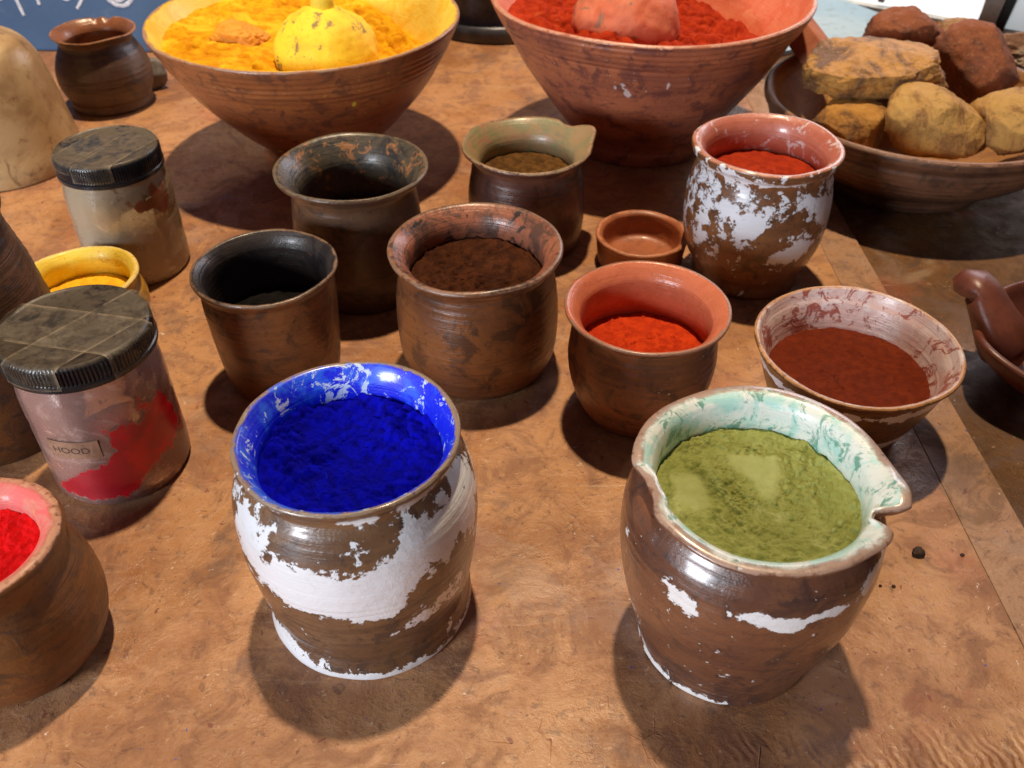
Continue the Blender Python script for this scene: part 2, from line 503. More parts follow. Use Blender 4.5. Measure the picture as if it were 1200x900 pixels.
pot('pigment_pot', 'large brown pot with flaking white paint holding bright ultramarine blue powder', 'pot', (-.0755, .2997, 0),
    [(.0495, .0012), (.0518, 0), (.0534, .0018), (.0534, .006), (.0518, .013), (.0517, .0175), (.0541, .030), (.0566, .046), (.0582, .062), (.0583, .078), (.0568, .092), (.0528, .103), (.0492, .1085), (.0487, .1115), (.0500, .1150), (.0519, .1178), (.0522, .1195), (.0512, .1206)],
    [(.0492, .1200), (.0465, .116), (.0440, .1105), (.0432, .104), (.045, .096), (.051, .08), (.052, .05), (.048, .02), (.03, .01)],
    mat_blue, .1100, .108, blobs=blue_blobs, base=-.12, seed=1.3, foot=.0155, segs=320)

mat = powder_mat('blue_powder', (.0, .001, .50), (.0, .0, .26), (.02, .10, .80), 170, c3k=(.70, .74))
LB = Lumps(.044, 1800, .0006, .0048, 4, 4.5)
def h_blue(x, y):
    return -.0008 + LB(x, y)*(.30+1.5*max(0, .35+nz(x, y, 38, 5))) + .0015*nz(x, y, 24, 9) + .0015*nz(x, y, 60, 1) + .0006*nz(x, y, 500, 2)
powder('pigment_powder', 'clumpy ultramarine blue powder filling the flaking white pot', (-.0755, .2997, .1035), .0436, h_blue, mat, 150, 400)

# ---- green pot
def ang(a, c):
    d = (math.degrees(a)-c+180) % 360-180
    return d
def green_def(a, r, z, outside, top):
    w = max(0, min(1, (z-(top-.013))/.008)); w = w*w*(3-2*w)
    if outside or r > .0485:
        d = ang(a, 0)
        tt = ang(a, 68); tip = .0047*max(0, min(1, (tt+3)/4))*math.exp(-(max(0, tt-3)/20)**2)
        notch = .0085*math.exp(-((ang(a, 60))/5.0)**4)
        left = .0052*math.exp(-((ang(a, -80))/13)**4)
        r2 = r + w*(tip-notch-left + .0016*math.exp(-((ang(a, 47))/8)**2) + .0012*(1 if outside else 0))
        r = max(r2, min(r, .0478 if outside else .0466))
        z += w*(.0035*math.exp(-((ang(a, 76))/10)**2) - .0022*math.exp(-((ang(a, 61))/5)**4) - .0012*math.exp(-((ang(a, -84))/15)**4))
        z += w*.0010*math.exp(-(ang(a, 180)/90)**2)
    else:
        z += w*.0010*math.exp(-(ang(a, 180)/90)**2)
    return r, z
green_blobs = [(-43, .0875, 9, .0065, 1.2), (-36, .083, 5, .004, .7), (-13, .0925, 10, .0042, 1.1), (0, .0885, 10, .0052, 1.2), (7, .085, 5, .004, .8), (20, .0915, 10, .0030, 1.15), (24, .089, 3, .004, .6),
               (44, .0945, 7, .0048, 1.1), (54, .0975, 10, .0038, 1.15), (64, .102, 7, .0035, 1.0), (-70, .070, 4, .006, .5), (-80, .090, 3, .006, .55), (14, .1015, 4, .0012, .8),
               (-60, .004, 45, .006, .85), (-40, .016, 14, .005, .55), (-20, .002, 25, .002, .5), (0, .1125, 60, .0014, .75), (-60, .112, 30, .0014, .6),
               (150, .08, 60, .03, .5), (-150, .08, 60, .03, .5), (-100, .02, 30, .02, .4)]
mat_green = pot_mat('green_pot_clay', (.18, .080, .045), (.125, .055, .034), (.055, .03, .026), chip=(.88, .88, .87), ins=(.42, .68, .62), ins2=(.72, .76, .70),
                    ins3=(.16, .36, .28), ins3k=(.53, .60), rim=(.40, .26, .19), rough=.33, chip_noise=.62, coat=.7, insrough=.42, seed=2.2, insk=(.42, .55), speck=(.6, .6, .55))
pot('pigment_pot', 'large brown pot with chipped pale lip and spout holding olive green powder', 'pot', (.1097, .2759, 0),
    [(.0395, .0012), (.0425, 0), (.0438, .002), (.0440, .006), (.0460, .014), (.0508, .032), (.0555, .052), (.0582, .072), (.0586, .088), (.0568, .100), (.0520, .1080), (.0495, .1110), (.0505, .1130), (.0545, .1155), (.0558, .1180), (.0548, .1193)],
    [(.0520, .1190), (.0485, .1170), (.0462, .1120), (.0452, .1040), (.047, .095), (.052, .08), (.052, .05), (.042, .02), (.03, .01)],
    mat_green, .1115, .108, blobs=green_blobs, base=-.16, seed=5.1, deform=green_def, segs=360, sub=9)
mat = powder_mat('green_powder', (.36, .39, .12), (.26, .29, .075), (.45, .48, .19), 190, k=(.35, .65), c3k=(.55, .7), c3scale=30, patchcol=(.42, .46, .19))
def g_patch(x, y):
    x, y = x+.0022*nz(x, y, 90, 31), y+.0022*nz(x, y, 90, 47)
    p = math.exp(-(abs((x+.029)/.0085)**3+abs((y-.004+.4*(x+.029))/.013)**3)**2)
    q = math.exp(-(abs((x-.003)/.014)**3+abs((y-.019+.3*x)/.009)**3)**2)
    r_ = math.exp(-(((x-.006)/.006)**2+((y-.004)/.008)**2)**2)
    return min(1, p+q+r_)
LG = Lumps(.046, 2600, .0005, .0022, 5, 3.0)
LG2 = Lumps(.046, 60, .002, .0045, 6, 2.0)
def h_green(x, y):
    p = g_patch(x, y)
    ridge = .0040*math.exp(-(((x+.0165)+.35*(y-.004))/.0035)**2)*math.exp(-((y-.006)/.015)**2)
    hollow = -.0028*math.exp(-(((x+.011)+.3*(y-.002))/.0035)**2)*math.exp(-((y-.004)/.013)**2)
    rough = .0012*nz(x, y, 90, 2) + LG(x, y)*(.35+1.3*max(0, .3+nz(x, y, 42, 4))) + .5*LG2(x, y) + .0004*nz(x, y, 700, 3)
    front = .0018*max(0, -y/.045)
    return rough*(1-.93*p) + ridge + hollow + .0016*p + p*(.10*(x+.01)-.06*(y-.01)) + front - .0010 + .0022*nz(x, y, 26, 6)
powder('pigment_powder', 'olive green powder with smooth pressed patches filling the pot with the chipped spout', (.1097, .2759, .1030), .0459, h_green, mat, 140, 340, patch=g_patch)

# ---- brown powder pot (centre)
mat = pot_mat('umber_pot_clay', (.20, .082, .036), (.13, .052, .026), (.05, .024, .015), ins=(.30, .105, .055), ins2=(.10, .05, .035), ins3=(.03, .022, .02), ins3k=(.54, .60), rim=(.24, .14, .09), rough=.36, seed=3, insrough=.34)
pot('pigment_pot', 'wide mottled brown clay pot holding dark umber powder in the middle of the table', 'pot', (-.0238, .5069, 0),
    [(.043, .0012), (.0465, 0), (.0495, .003), (.0530, .012), (.0550, .026), (.0553, .042), (.0540, .060), (.0515, .074), (.0505, .0815), (.0520, .0860), (.0555, .0890), (.0576, .0910), (.0572, .0930)],
    [(.0545, .0934), (.0500, .0900), (.0460, .0850), (.0445, .0780), (.0455, .070), (.049, .06), (.050, .03), (.046, .012), (.02, .008)],
    mat, .0825, .080, seed=2.7, segs=256, rib=.0003)
mat = powder_mat('umber_powder', (.075, .022, .007), (.035, .010, .004), None, 150)
LU = Lumps(.046, 700, .0005, .003, 8, 4.0)
powder('pigment_powder', 'dark umber brown powder in the wide mottled pot', (-.0238, .5069, .0690), .0458, lambda x, y: .0055*math.exp(-((x-.012)**2+(y-.004)**2)/.0005)+LU(x, y)*.9+.0012*nz(x, y, 70, 4)+.0012*clump(x, y, 150, 2)*(nz(x, y, 60, 1)+.4)-.07*(x*x+y*y)**.5*.03+.0025*y/.04, mat, 90, 220)

# ---- black pot
mat_black = pot_mat('dark_pot_clay', (.18, .070, .030), (.11, .045, .022), (.045, .022, .014), ins=(.035, .026, .022), ins2=(.018, .014, .014), ins3=(.20, .07, .035), ins3k=(.62, .68), rim=(.19, .12, .075), rough=.42, seed=4, insrough=.38)
pot('pigment_pot', 'tapered brown clay pot with a sooty black inside, behind the blue powder pot', 'pot', (-.1588, .4885, 0),
    [(.031, .0012), (.0345, 0), (.0370, .003), (.0392, .014), (.0412, .034), (.0425, .056), (.0428, .072), (.0425, .080), (.0440, .0835), (.0458, .0858), (.0466, .0876), (.0460, .0890)],
    [(.0442, .0890), (.0415, .0860), (.0392, .0815), (.0382, .0740), (.038, .06), (.037, .035), (.032, .012), (.02, .008)],
    mat_black, .0815, .080, seed=3.9, segs=256)
mat = powder_mat('black_powder', (.010, .008, .008), (.005, .004, .004), None, 150)
powder('pigment_powder', 'soot black powder deep inside the tapered brown pot', (-.1588, .4885, .044), .0375, lambda x, y: .0025*nz(x, y, 60, 3)+.0015*clump(x, y, 120, 3)+.002*y/.03, mat, 60, 160)

# ---- dark pot, behind
mat = pot_mat('grey_brown_pot_clay', (.11, .060, .035), (.075, .042, .027), (.035, .022, .017), ins=(.075, .06, .04), ins2=(.03, .026, .024), ins3=(.30, .13, .05), ins3k=(.55, .61), rim=(.15, .115, .075), rough=.40, seed=5, insrough=.38)
pot('pigment_pot', 'nearly empty dark grey brown pot with flared mouth in front of the yellow bowl', 'pot', (-.1172, .6019, 0),
    [(.040, .0012), (.043, 0), (.0455, .003), (.0480, .014), (.0492, .034), (.0485, .056), (.0468, .074), (.0460, .086), (.0478, .0925), (.0520, .0970), (.0552, .0995), (.0562, .1015), (.0552, .1030)],
    [(.0530, .1024), (.0480, .0975), (.0425, .0900), (.0400, .0820), (.041, .07), (.043, .05), (.042, .02), (.03, .01)],
    mat, .0885, .086, seed=8.2, segs=256)
mat = powder_mat('russet_powder', (.10, .03, .012), (.03, .015, .012), None, 100)
powder('pigment_powder', 'thin russet residue at the bottom of the dark flared pot', (-.1172, .6019, .052), .0420, lambda x, y: .003*nz(x, y, 60, 3)+.003*y/.03, mat, 50, 140)

# ---- spout pot
def spout_def(a, r, z, outside, top):
    w = max(0, min(1, (z-(top-.012))/.009)); w = w*w*(3-2*w)
    d = ang(a, 112)
    if outside or r > .042:
        r += w*.0075*math.exp(-(d/13)**2)
        r -= w*.002*math.exp(-(ang(a, 136)/9)**4)
        z += w*.004*math.exp(-(d/14)**2) - w*.001*math.exp(-(ang(a, 136)/9)**4)
    return r, z
mat = pot_mat('spout_pot_clay', (.12, .055, .04), (.08, .036, .028), (.04, .02, .018), ins=(.30, .20, .10), ins2=(.22, .20, .10), ins3=(.34, .17, .10), ins3k=(.55, .62), rim=(.38, .25, .15), rough=.33, seed=6, insrough=.34)
pot('pigment_pot', 'dark brown pot with an ochre dusted lip and small pointed spout', 'pot', (.0119, .6716, 0),
    [(.040, .0012), (.043, 0), (.0455, .003), (.0475, .014), (.0482, .032), (.0472, .052), (.0450, .066), (.0438, .0735), (.0450, .0785), (.0490, .0825), (.0518, .0848), (.0524, .0862), (.0515, .0875)],
    [(.0490, .0868), (.0440, .0825), (.0390, .0765), (.0370, .0700), (.038, .062), (.042, .05), (.043, .03), (.04, .012), (.02, .008)],
    mat, .0755, .073, seed=9.1, segs=256, deform=spout_def)
mat = powder_mat('raw_umber_powder', (.15, .07, .018), (.07, .032, .010), None, 150)
powder('pigment_powder', 'cracked raw umber powder in the small spouted pot', (.0119, .6716, .0610), .0395, lambda x, y: .0012*nz(x, y, 70, 3)+.0022*clump(x, y, 100, 5)*(.4+nz(x, y, 40, 2))+.001*y/.03, mat, 70, 180)

# ---- orange pot
mat = pot_mat('terracotta_pot_clay', (.27, .105, .05), (.17, .07, .035), (.06, .032, .02), ins=(.58, .17, .085), ins2=(.52, .15, .07), rim=(.30, .15, .09), rough=.42, seed=7, insrough=.25, speck=(.45, .30, .14))
pot('pigment_pot', 'round terracotta pot with smooth orange inside and vermilion powder, right of the centre', 'pot', (.0833, .4538, 0),
    [(.029, .0012), (.032, 0), (.0345, .002), (.0385, .009), (.0430, .020), (.0462, .034), (.0472, .046), (.0465, .058), (.0450, .068), (.0448, .0735), (.0462, .0775), (.0496, .0802), (.0513, .0818), (.0510, .0832)],
    [(.0490, .0834), (.0455, .0805), (.0420, .0755), (.0402, .0690), (.0400, .060), (.0415, .050), (.0415, .035), (.035, .015), (.02, .008)],
    mat, .0745, .073, seed=4.4, segs=256, rib=.00035)
mat = powder_mat('vermilion_powder', (.60, .055, .008), (.42, .030, .006), None, 150)
LV = Lumps(.042, 500, .0004, .0024, 9, 4.0)
powder('pigment_powder', 'vermilion orange powder mounded in the round terracotta pot', (.0833, .4538, .0465), .0412, lambda x, y: .0075*math.exp(-((x-.002)**2+(y-.002)**2)/.0007)+LV(x, y)*.8+.0010*nz(x, y, 70, 3)+.0010*clump(x, y, 170, 5)*(nz(x, y, 60, 2)+.2), mat, 90, 220)

# ---- small cup
mat = pot_mat('small_cup_clay', (.34, .12, .05), (.28, .10, .04), (.16, .06, .03), ins=(.36, .11, .04), ins2=(.28, .085, .03), rim=(.50, .20, .10), rough=.5, seed=8, insrough=.45)
pot('cup', 'tiny orange terracotta cup behind the terracotta pot with vermilion powder', 'cup', (.1056, .6372, 0),
    [(.030, .0012), (.033, 0), (.0345, .002), (.0352, .010), (.0362, .019), (.0372, .0235), (.0374, .0252), (.0364, .0264)],
    [(.0340, .0262), (.0318, .0245), (.0308, .020), (.030, .012), (.027, .006), (.015, .005)],
    mat, .0215, .022, seed=6.6, segs=180, sub=6)
mat = powder_mat('ochre_powder', (.62, .34, .02), (.45, .20, .02), None, 150)
powder('pigment_powder', 'pinch of yellow ochre powder at the bottom of the tiny orange cup', (.1056, .618, .0072), .011, lambda x, y: .004*math.exp(-(x*x+y*y)/.00006)+.0004*nz(x, y, 200, 3), mat, 30, 90, skirt=.001)

# ---- speckled white pot
speck_blobs = [(-80, .085, 14, .022, .35), (-62, .072, 10, .020, .35), (-38, .085, 16, .016, .55), (-20, .088, 14, .016, .5), (5, .088, 16, .010, .5), (-28, .066, 14, .014, .5), (-8, .074, 12, .012, .4),
               (38, .083, 18, .010, .45), (18, .050, 14, .012, .8), (35, .054, 10, .010, .5), (58, .070, 12, .02, .35), (-60, .052, 8, .010, .5), (75, .080, 14, .02, .3), (0, .104, 400, .0018, .6),
               (-60, .10, 22, .010, .3), (0, .02, 400, .016, -.35), (0, .108, 400, .003, .1), (120, .07, 40, .03, .5), (-140, .07, 40, .03, .5)]
mat = pot_mat('flaked_pot_clay', (.24, .115, .055), (.17, .078, .04), (.07, .035, .02), chip=(.78, .80, .84), ins=(.46, .14, .085), ins2=(.42, .12, .07), ins3=(.62, .50, .48), ins3k=(.56, .60), rim=(.50, .20, .12), rough=.36, chip_noise=.80, coat=.5, seed=9, insrough=.4)
pot('pigment_pot', 'tall brown pot with heavily flaked white paint beside the bowl of rocks', 'pot', (.1885, .6193, 0),
    [(.037, .0012), (.0400, 0), (.0420, .003), (.0418, .009), (.0428, .014), (.0490, .026), (.0534, .042), (.0549, .058), (.0543, .074), (.0520, .088), (.0498, .0965), (.0508, .1025), (.0545, .1065), (.0553, .1095), (.0548, .1118), (.0535, .1127)],
    [(.0515, .1125), (.0480, .1100), (.0450, .1050), (.0435, .098), (.044, .09), (.047, .075), (.047, .04), (.04, .015), (.02, .01)],
    mat, .1000, .098, blobs=speck_blobs, base=.16, seed=7.4, segs=288, foot=.0115)
mat = powder_mat('rust_red_powder', (.42, .040, .010), (.30, .025, .008), None, 150)
powder('pigment_powder', 'rusty red powder in the tall flaked white pot by the rocks', (.1885, .6193, .0845), .0468, lambda x, y: .0060*math.exp(-((x-.002)**2+(y-.004)**2)/.0007)+.0012*nz(x, y, 70, 3)+.001*clump(x, y, 170, 5), mat, 80, 200)

# ---- white flared pot
wb = [(0, .054, 400, .0045, .75), (0, .018, 400, .007, .85), (0, .0365, 400, .007, -.3)]
mat = pot_mat('white_flared_pot_clay', (.16, .075, .03), (.12, .055, .022), (.07, .035, .016), chip=(.76, .76, .80), ins=(.66, .46, .42), ins2=(.70, .58, .56), ins3=(.34, .10, .075), ins3k=(.535, .575), rim=(.50, .25, .10), rough=.36, chip_noise=.5, seed=10, insrough=.30)
pot('pigment_pot', 'wide pot with pinkish white inside holding dark red powder behind the green one', 'pot', (.2124, .4379, 0),
    [(.034, .0012), (.037, 0), (.0388, .002), (.0405, .010), (.0470, .024), (.0522, .038), (.0560, .050), (.0588, .0580), (.0610, .0625), (.0622, .0642), (.0622, .0655), (.0612, .0662)],
    [(.0592, .0658), (.0572, .0610), (.0545, .0530), (.0520, .0440), (.0480, .034), (.043, .024), (.036, .012), (.02, .008)],
    mat, .0560, .0545, blobs=wb, base=-.02, seed=3.1, segs=288)
mat = powder_mat('oxide_powder', (.17, .026, .007), (.12, .018, .006), (.08, .014, .006), 150, c3k=(.62, .7))
LO = Lumps(.049, 200, .0004, .0018, 12, 4.0)
powder('pigment_powder', 'dark red iron oxide powder in the wide pinkish white pot', (.2124, .4379, .0405), .0495, lambda x, y: LO(x, y)*.7+.0008*nz(x, y, 60, 3)+.0005*clump(x, y, 200, 5)+.0015*math.exp(-((x+.01)**2+y**2)/.0006), mat, 80, 220)

# ---- bright red pot at left edge
mat = pot_mat('pink_pot_clay', (.19, .080, .030), (.13, .056, .022), (.08, .038, .02), ins=(.66, .13, .12), ins2=(.60, .22, .17), ins3=(.62, .25, .14), ins3k=(.55, .65), rim=(.55, .27, .17), rough=.5, seed=11, insrough=.6)
pot('pigment_pot', 'brown pot with pink stained lip and scarlet powder at the left edge', 'pot', (-.2500, .268, 0),
    [(.030, .0012), (.033, 0), (.0375, .003), (.0425, .012), (.0455, .024), (.0460, .036), (.0442, .050), (.0410, .061), (.0395, .0665), (.0400, .0725), (.0412, .0775), (.0405, .0812), (.0385, .0825)],
    [(.0355, .0820), (.0315, .0785), (.0290, .0740), (.0288, .0680), (.033, .06), (.040, .045), (.040, .025), (.03, .01)],
    mat, .0675, .068, seed=2.2, segs=256)
mat = powder_mat('scarlet_powder', (.70, .006, .010), (.50, .004, .006), None, 150)
LS = Lumps(.031, 900, .0005, .0022, 10, 3.0)
powder('pigment_powder', 'scarlet red powder in the pink lipped pot at the left edge', (-.2500, .268, .0700), .0305, lambda x, y: .001*nz(x, y, 70, 3)+LS(x, y)+.0012*clump(x, y, 300, 5), mat, 70, 180)

# ---- tall dark pot at left edge
mat = pot_mat('tall_pot_clay', (.10, .040, .013), (.075, .030, .011), (.035, .016, .008), ins=(.20, .11, .04), ins2=(.10, .05, .02), rim=(.34, .24, .11), rough=.55, seed=12)
pot('storage_pot', 'tall dark brown clay jar cut off by the left edge, behind the red jar', 'pot', (-.337, .440, 0),
    [(.042, .0012), (.046, 0), (.050, .006), (.0545, .025), (.0558, .050), (.0550, .080), (.0520, .108), (.0475, .130), (.0460, .140), (.0470, .147), (.0492, .152), (.0492, .156), (.0475, .158)],
    [(.0450, .1575), (.0425, .154), (.0410, .147), (.043, .13), (.05, .09), (.051, .05), (.046, .015), (.02, .01)],
    mat, .1435, .143, seed=5.7, segs=220, rib=.0004)

# ---- small pot top left
mat = pot_mat('far_pot_clay', (.10, .055, .032), (.075, .042, .028), (.04, .024, .018), ins=(.30, .11, .045), ins2=(.22, .085, .04), rim=(.44, .20, .08), rough=.48, seed=13, insrough=.3)
def nick(a, r, z, outside, top):
    w = max(0, min(1, (z-(top-.006))/.005))
    z -= w*.003*math.exp(-(ang(a, 178)/5)**2) + w*.002*math.exp(-(ang(a, 196)/5)**2)
    return r, z
pot('pigment_pot', 'small round bellied dark pot with orange lip in front of the blue chalkboard', 'pot', (-.4426, .9647, 0),
    [(.036, .0012), (.040, 0), (.0425, .002), (.0430, .005), (.0425, .009), (.0455, .016), (.0490, .028), (.0485, .040), (.0445, .053), (.0395, .063), (.0372, .068), (.0385, .0725), (.0420, .0762), (.0433, .0778), (.0425, .0790)],
    [(.0405, .0784), (.0360, .0745), (.0325, .069), (.0325, .064), (.036, .055), (.042, .04), (.04, .02), (.02, .01)],
    mat, .0695, .068, seed=3.6, segs=200, deform=nick, rib=.0003)

# ---- little yellow bowl behind red jar
mat = pot_mat('yellow_dish_clay', (.50, .30, .06), (.40, .22, .05), (.20, .10, .03), ins=(.90, .70, .10), ins2=(.88, .62, .05), ins3=(.45, .20, .02), ins3k=(.60, .62), rim=(.82, .62, .20), rough=.45, seed=14, insrough=.4)
pot('pigment_pot', 'small pot with a bright yellow stained mouth half hidden behind the red powder jar', 'pot', (-.3120, .5440, 0),
    [(.028, .0012), (.032, 0), (.0345, .002), (.0400, .010), (.0425, .020), (.0415, .029), (.0385, .0355), (.0380, .0385), (.0395, .0420), (.0412, .0440), (.0410, .0452), (.0400, .0460)],
    [(.0380, .0458), (.0350, .042), (.0335, .0375), (.0345, .030), (.035, .015), (.015, .007)],
    mat, .0395, .038, seed=8.8, segs=200)
powder('pigment_powder', 'lemon yellow powder in the small stained pot', (-.3120, .5440, .0240), .0348, lambda x, y: .001*nz(x, y, 70, 3)+.001*clump(x, y, 170, 5), powder_mat('lemon_powder', (.85, .58, .03), (.80, .42, .02), None, 150), 50, 140)

# ---- big bowls
def bowl_prof(H, Rm, Rb, foot_h=.010):
    o = [(Rb*.86, .0015), (Rb*.95, 0), (Rb, .002), (Rb*1.0, foot_h*.7), (Rb*.95, foot_h), (Rb*1.08, foot_h*1.5)]
    r0 = Rb*1.08; z0 = foot_h*1.5
    for t in (.15, .3, .45, .6, .72): o.append((r0+(Rm*.955-r0)*(t**.92)*1.10, z0+(H*.80-z0)*t/.78))
    o += [(Rm*.958, H*.795), (Rm*.968, H*.84), (Rm*.985, H*.90), (Rm*.998, H*.955), (Rm, H*.98), (Rm*.993, H)]
    return o
mat_y = pot_mat('yellow_bowl_clay', (.34, .135, .06), (.26, .10, .05), (.12, .05, .032), chip=(.70, .55, .05), chip_noise=.3, ins=(.84, .60, .08), ins2=(.82, .50, .03), ins3=(.74, .30, .01), ins3k=(.62, .72), rim=(.42, .24, .15), rough=.38, seed=15, insrough=.5, speck=(.5, .42, .05))
Hy, Ry = .1333, .1418
pot('mortar_bowl', 'large conical terracotta bowl heaped with yellow and orange powder at the back left', 'bowl', (-.1892, .8426, 0),
    [(.048, .0015), (.054, 0), (.0575, .002), (.0580, .008), (.0560, .013), (.0590, .020), (.0740, .034), (.0945, .056), (.1120, .078), (.1245, .098), (.1300, .107), (.1315, .1105), (.1335, .115), (.1375, .122), (.1408, .1285), (.1416, .1315), (.1405, .1333)],
    [(.1375, .1328), (.1330, .127), (.1240, .115), (.1050, .092), (.0850, .066), (.060, .040), (.035, .025)],
    mat_y, .1285, .128, blobs=[(27, .094, 1.4, .0035, 1.2), (24, .098, .7, .002, 1.0), (-62, .110, 1.2, .003, 1.1), (-22, .030, 2.5, .004, 1.1), (40, .119, 1, .002, 1)], base=-.15, seed=1.9, segs=320, foot=.0135, rib=.0005)
mat = powder_mat('yellow_powder', (.80, .44, .010), (.62, .24, .005), (.84, .55, .03), 110, k=(.42, .62), c3k=(.50, .62), c3scale=22)
LY = Lumps(.125, 3200, .0012, .010, 20, 4.0)
def h_y(x, y):
    r = math.hypot(x, y)/.128
    h = -.014 + .016*max(0, (x*-.35-y*.2)/.128) + .022*max(0, r-.55)**1.2*(1 if y > -.02 else .15)
    return h + .006*nz(x, y, 18, 2) + LY(x, y)*(1.3+.8*nz(x, y, 25, 1)) - .004 + .001*nz(x, y, 250, 3)
powder('pigment_powder', 'heap of crumbly yellow and orange powder in the big back left bowl', (-.1892, .8426, .1195), .1245, h_y, mat, 170, 380, skirt=.002, edge=lambda a: .0015-.0015*abs(sin(a))-.026*math.exp(-(ang(a, 120)/45)**2), wall=wallfn([(.1375, .1328), (.1330, .127), (.1240, .115), (.1050, .092), (.0850, .066)]))

mat_r = pot_mat('red_bowl_clay', (.40, .15, .085), (.30, .11, .07), (.13, .05, .045), chip=(.66, .52, .50), chip_noise=.3, ins=(.72, .20, .10), ins2=(.68, .15, .07), ins3=(.74, .30, .14), ins3k=(.56, .64), rim=(.58, .29, .19), rough=.40, seed=16, insrough=.5, speck=(.68, .55, .45))
pot('mortar_bowl', 'large conical terracotta bowl of brick red powder standing on the table behind the pots', 'bowl', (.129, .8698, 0),
    [(.058, .0015), (.064, 0), (.0680, .002), (.0700, .010), (.0710, .020), (.0830, .036), (.1000, .060), (.1150, .082), (.1275, .104), (.1345, .118), (.1370, .1215), (.1400, .126), (.1445, .134), (.1478, .141), (.1488, .1445), (.1475, .1463)],
    [(.1440, .1456), (.1400, .139), (.1310, .124), (.1120, .098), (.090, .070), (.065, .045), (.035, .03)],
    mat_r, .1405, .140, blobs=[(-16, .104, 2.2, .006, 1.0), (-14, .094, 2.0, .005, .9), (1.5, .1085, .9, .0035, 1.1), (1.5, .103, .6, .003, 1.0), (-7, .099, .8, .0022, 1.0), (-19, .100, .8, .002, 1.1), (9, .092, .7, .002, 1.0), (-12, .111, 3.5, .0015, .8)], base=-.15, seed=6.1, segs=320, rib=.0006)
mat = powder_mat('brick_powder', (.48, .045, .009), (.33, .024, .006), (.55, .12, .04), 110, k=(.42, .58), c3k=(.62, .68), c3scale=30)
LR = Lumps(.133, 1600, .0012, .012, 21, 4.0)
def h_r(x, y):
    r = math.hypot(x, y)/.13
    h = -.010 + .012*max(0, -x/.13) - .012*max(0, x/.13) + .014*max(0, r-.6)*(1 if y > 0 else 0)
    return h + .005*nz(x, y, 20, 8) + LR(x, y)*(.9+.5*nz(x, y, 25, 1)) - .002 + .001*nz(x, y, 250, 3)
powder('pigment_powder', 'lumpy brick red powder heaped in the big bowl at top centre', (.129, .8698, .1290), .1330, h_r, mat, 170, 380, skirt=.002, edge=lambda a: -.004-.030*math.exp(-(ang(a, 115)/50)**2), wall=wallfn([(.1440, .1456), (.1400, .139), (.1310, .124), (.1120, .098), (.090, .070)]))

# pestles resting in the bowls
def pestle(label, loc, Rr, mat, tilt, hmat=None):
    root = empty('pestle', loc, rot=tilt); tag(root, label, 'pestle')
    bm = bmesh.new(); bmesh.ops.create_icosphere(bm, subdivisions=5, radius=Rr)
    for v in bm.verts:
        n = v.co.normalized()
        v.co *= 1+.05*noise.fractal(n*1.6+Vector((Rr*90, 0, 0)), .9, 2, 4)+.02*noise.fractal(n*9+Vector((Rr*90, 0, 0)), .8, 2, 3); v.co.z *= .86
    me = bpy.data.meshes.new('head'); bm.to_mesh(me); bm.free()
    link('head', me, mat, root)
    V, F = tube([(0, 0, Rr*.70), (0, 0, Rr*.95), (0, .004, Rr*1.25), (0, .010, Rr*1.7), (0, .018, Rr*2.3), (0, .02, Rr*2.5)], [Rr*.24, Rr*.22, Rr*.20, Rr*.28, Rr*.26, Rr*.14], 24)
    link('handle', mesh('handle', V, F), hmat or mat, root)
    return root
def dusted(name, c1, c2, c3, k=(.60, .64), rough=.7):
    m = N(name); a = m.noise(35, 8, .7, .6); b = m.noise(60, 9, .75, .6, off=(4, 2, 7)); c = m.noise(300, 4, .6)
    col = m.mix(m.ss(a, .42, .58), c1, c2); col = m.mix(m.ss(b, *k), col, c3)
    col = m.mix(m.math('MULTIPLY', m.ss(c, .55, .7), .25), col, c3)
    m.set(Base_Color=col, Roughness=rough); m.bump(m.math('ADD', a, m.math('MULTIPLY', c, .4)), .5, .0015); return m.m
pm = dusted('plain_yellow_stone', (.88, .64, .05), (.88, .58, .03), (.80, .50, .03))
pestle('round yellow dusted stone pestle half buried in the yellow powder bowl', (-.163, .790, .1170), .0450, dusted('dusted_yellow_stone', (.90, .66, .03), (.90, .56, .02), (.30, .20, .06), (.565, .60)), (-.10, .05, .3), pm)
pestle('round brick red dusted stone pestle lying in the red powder bowl', (.104, .842, .1230), .0500, dusted('dusted_red_stone', (.60, .17, .08), (.55, .12, .05), (.26, .14, .08), (.55, .60)), (-.25, -.1, .2))
o = link('powder_lump', rock_mesh('powder_lump', .024, .020, .012, 5, 3, .2), dusted('ochre_lump', (.74, .32, .02), (.68, .26, .015), (.78, .42, .02)), None, (-.2480, .832, .1175))
tag(o, 'smooth orange brown lump lying on the yellow powder, left of the round pestle', 'lump')

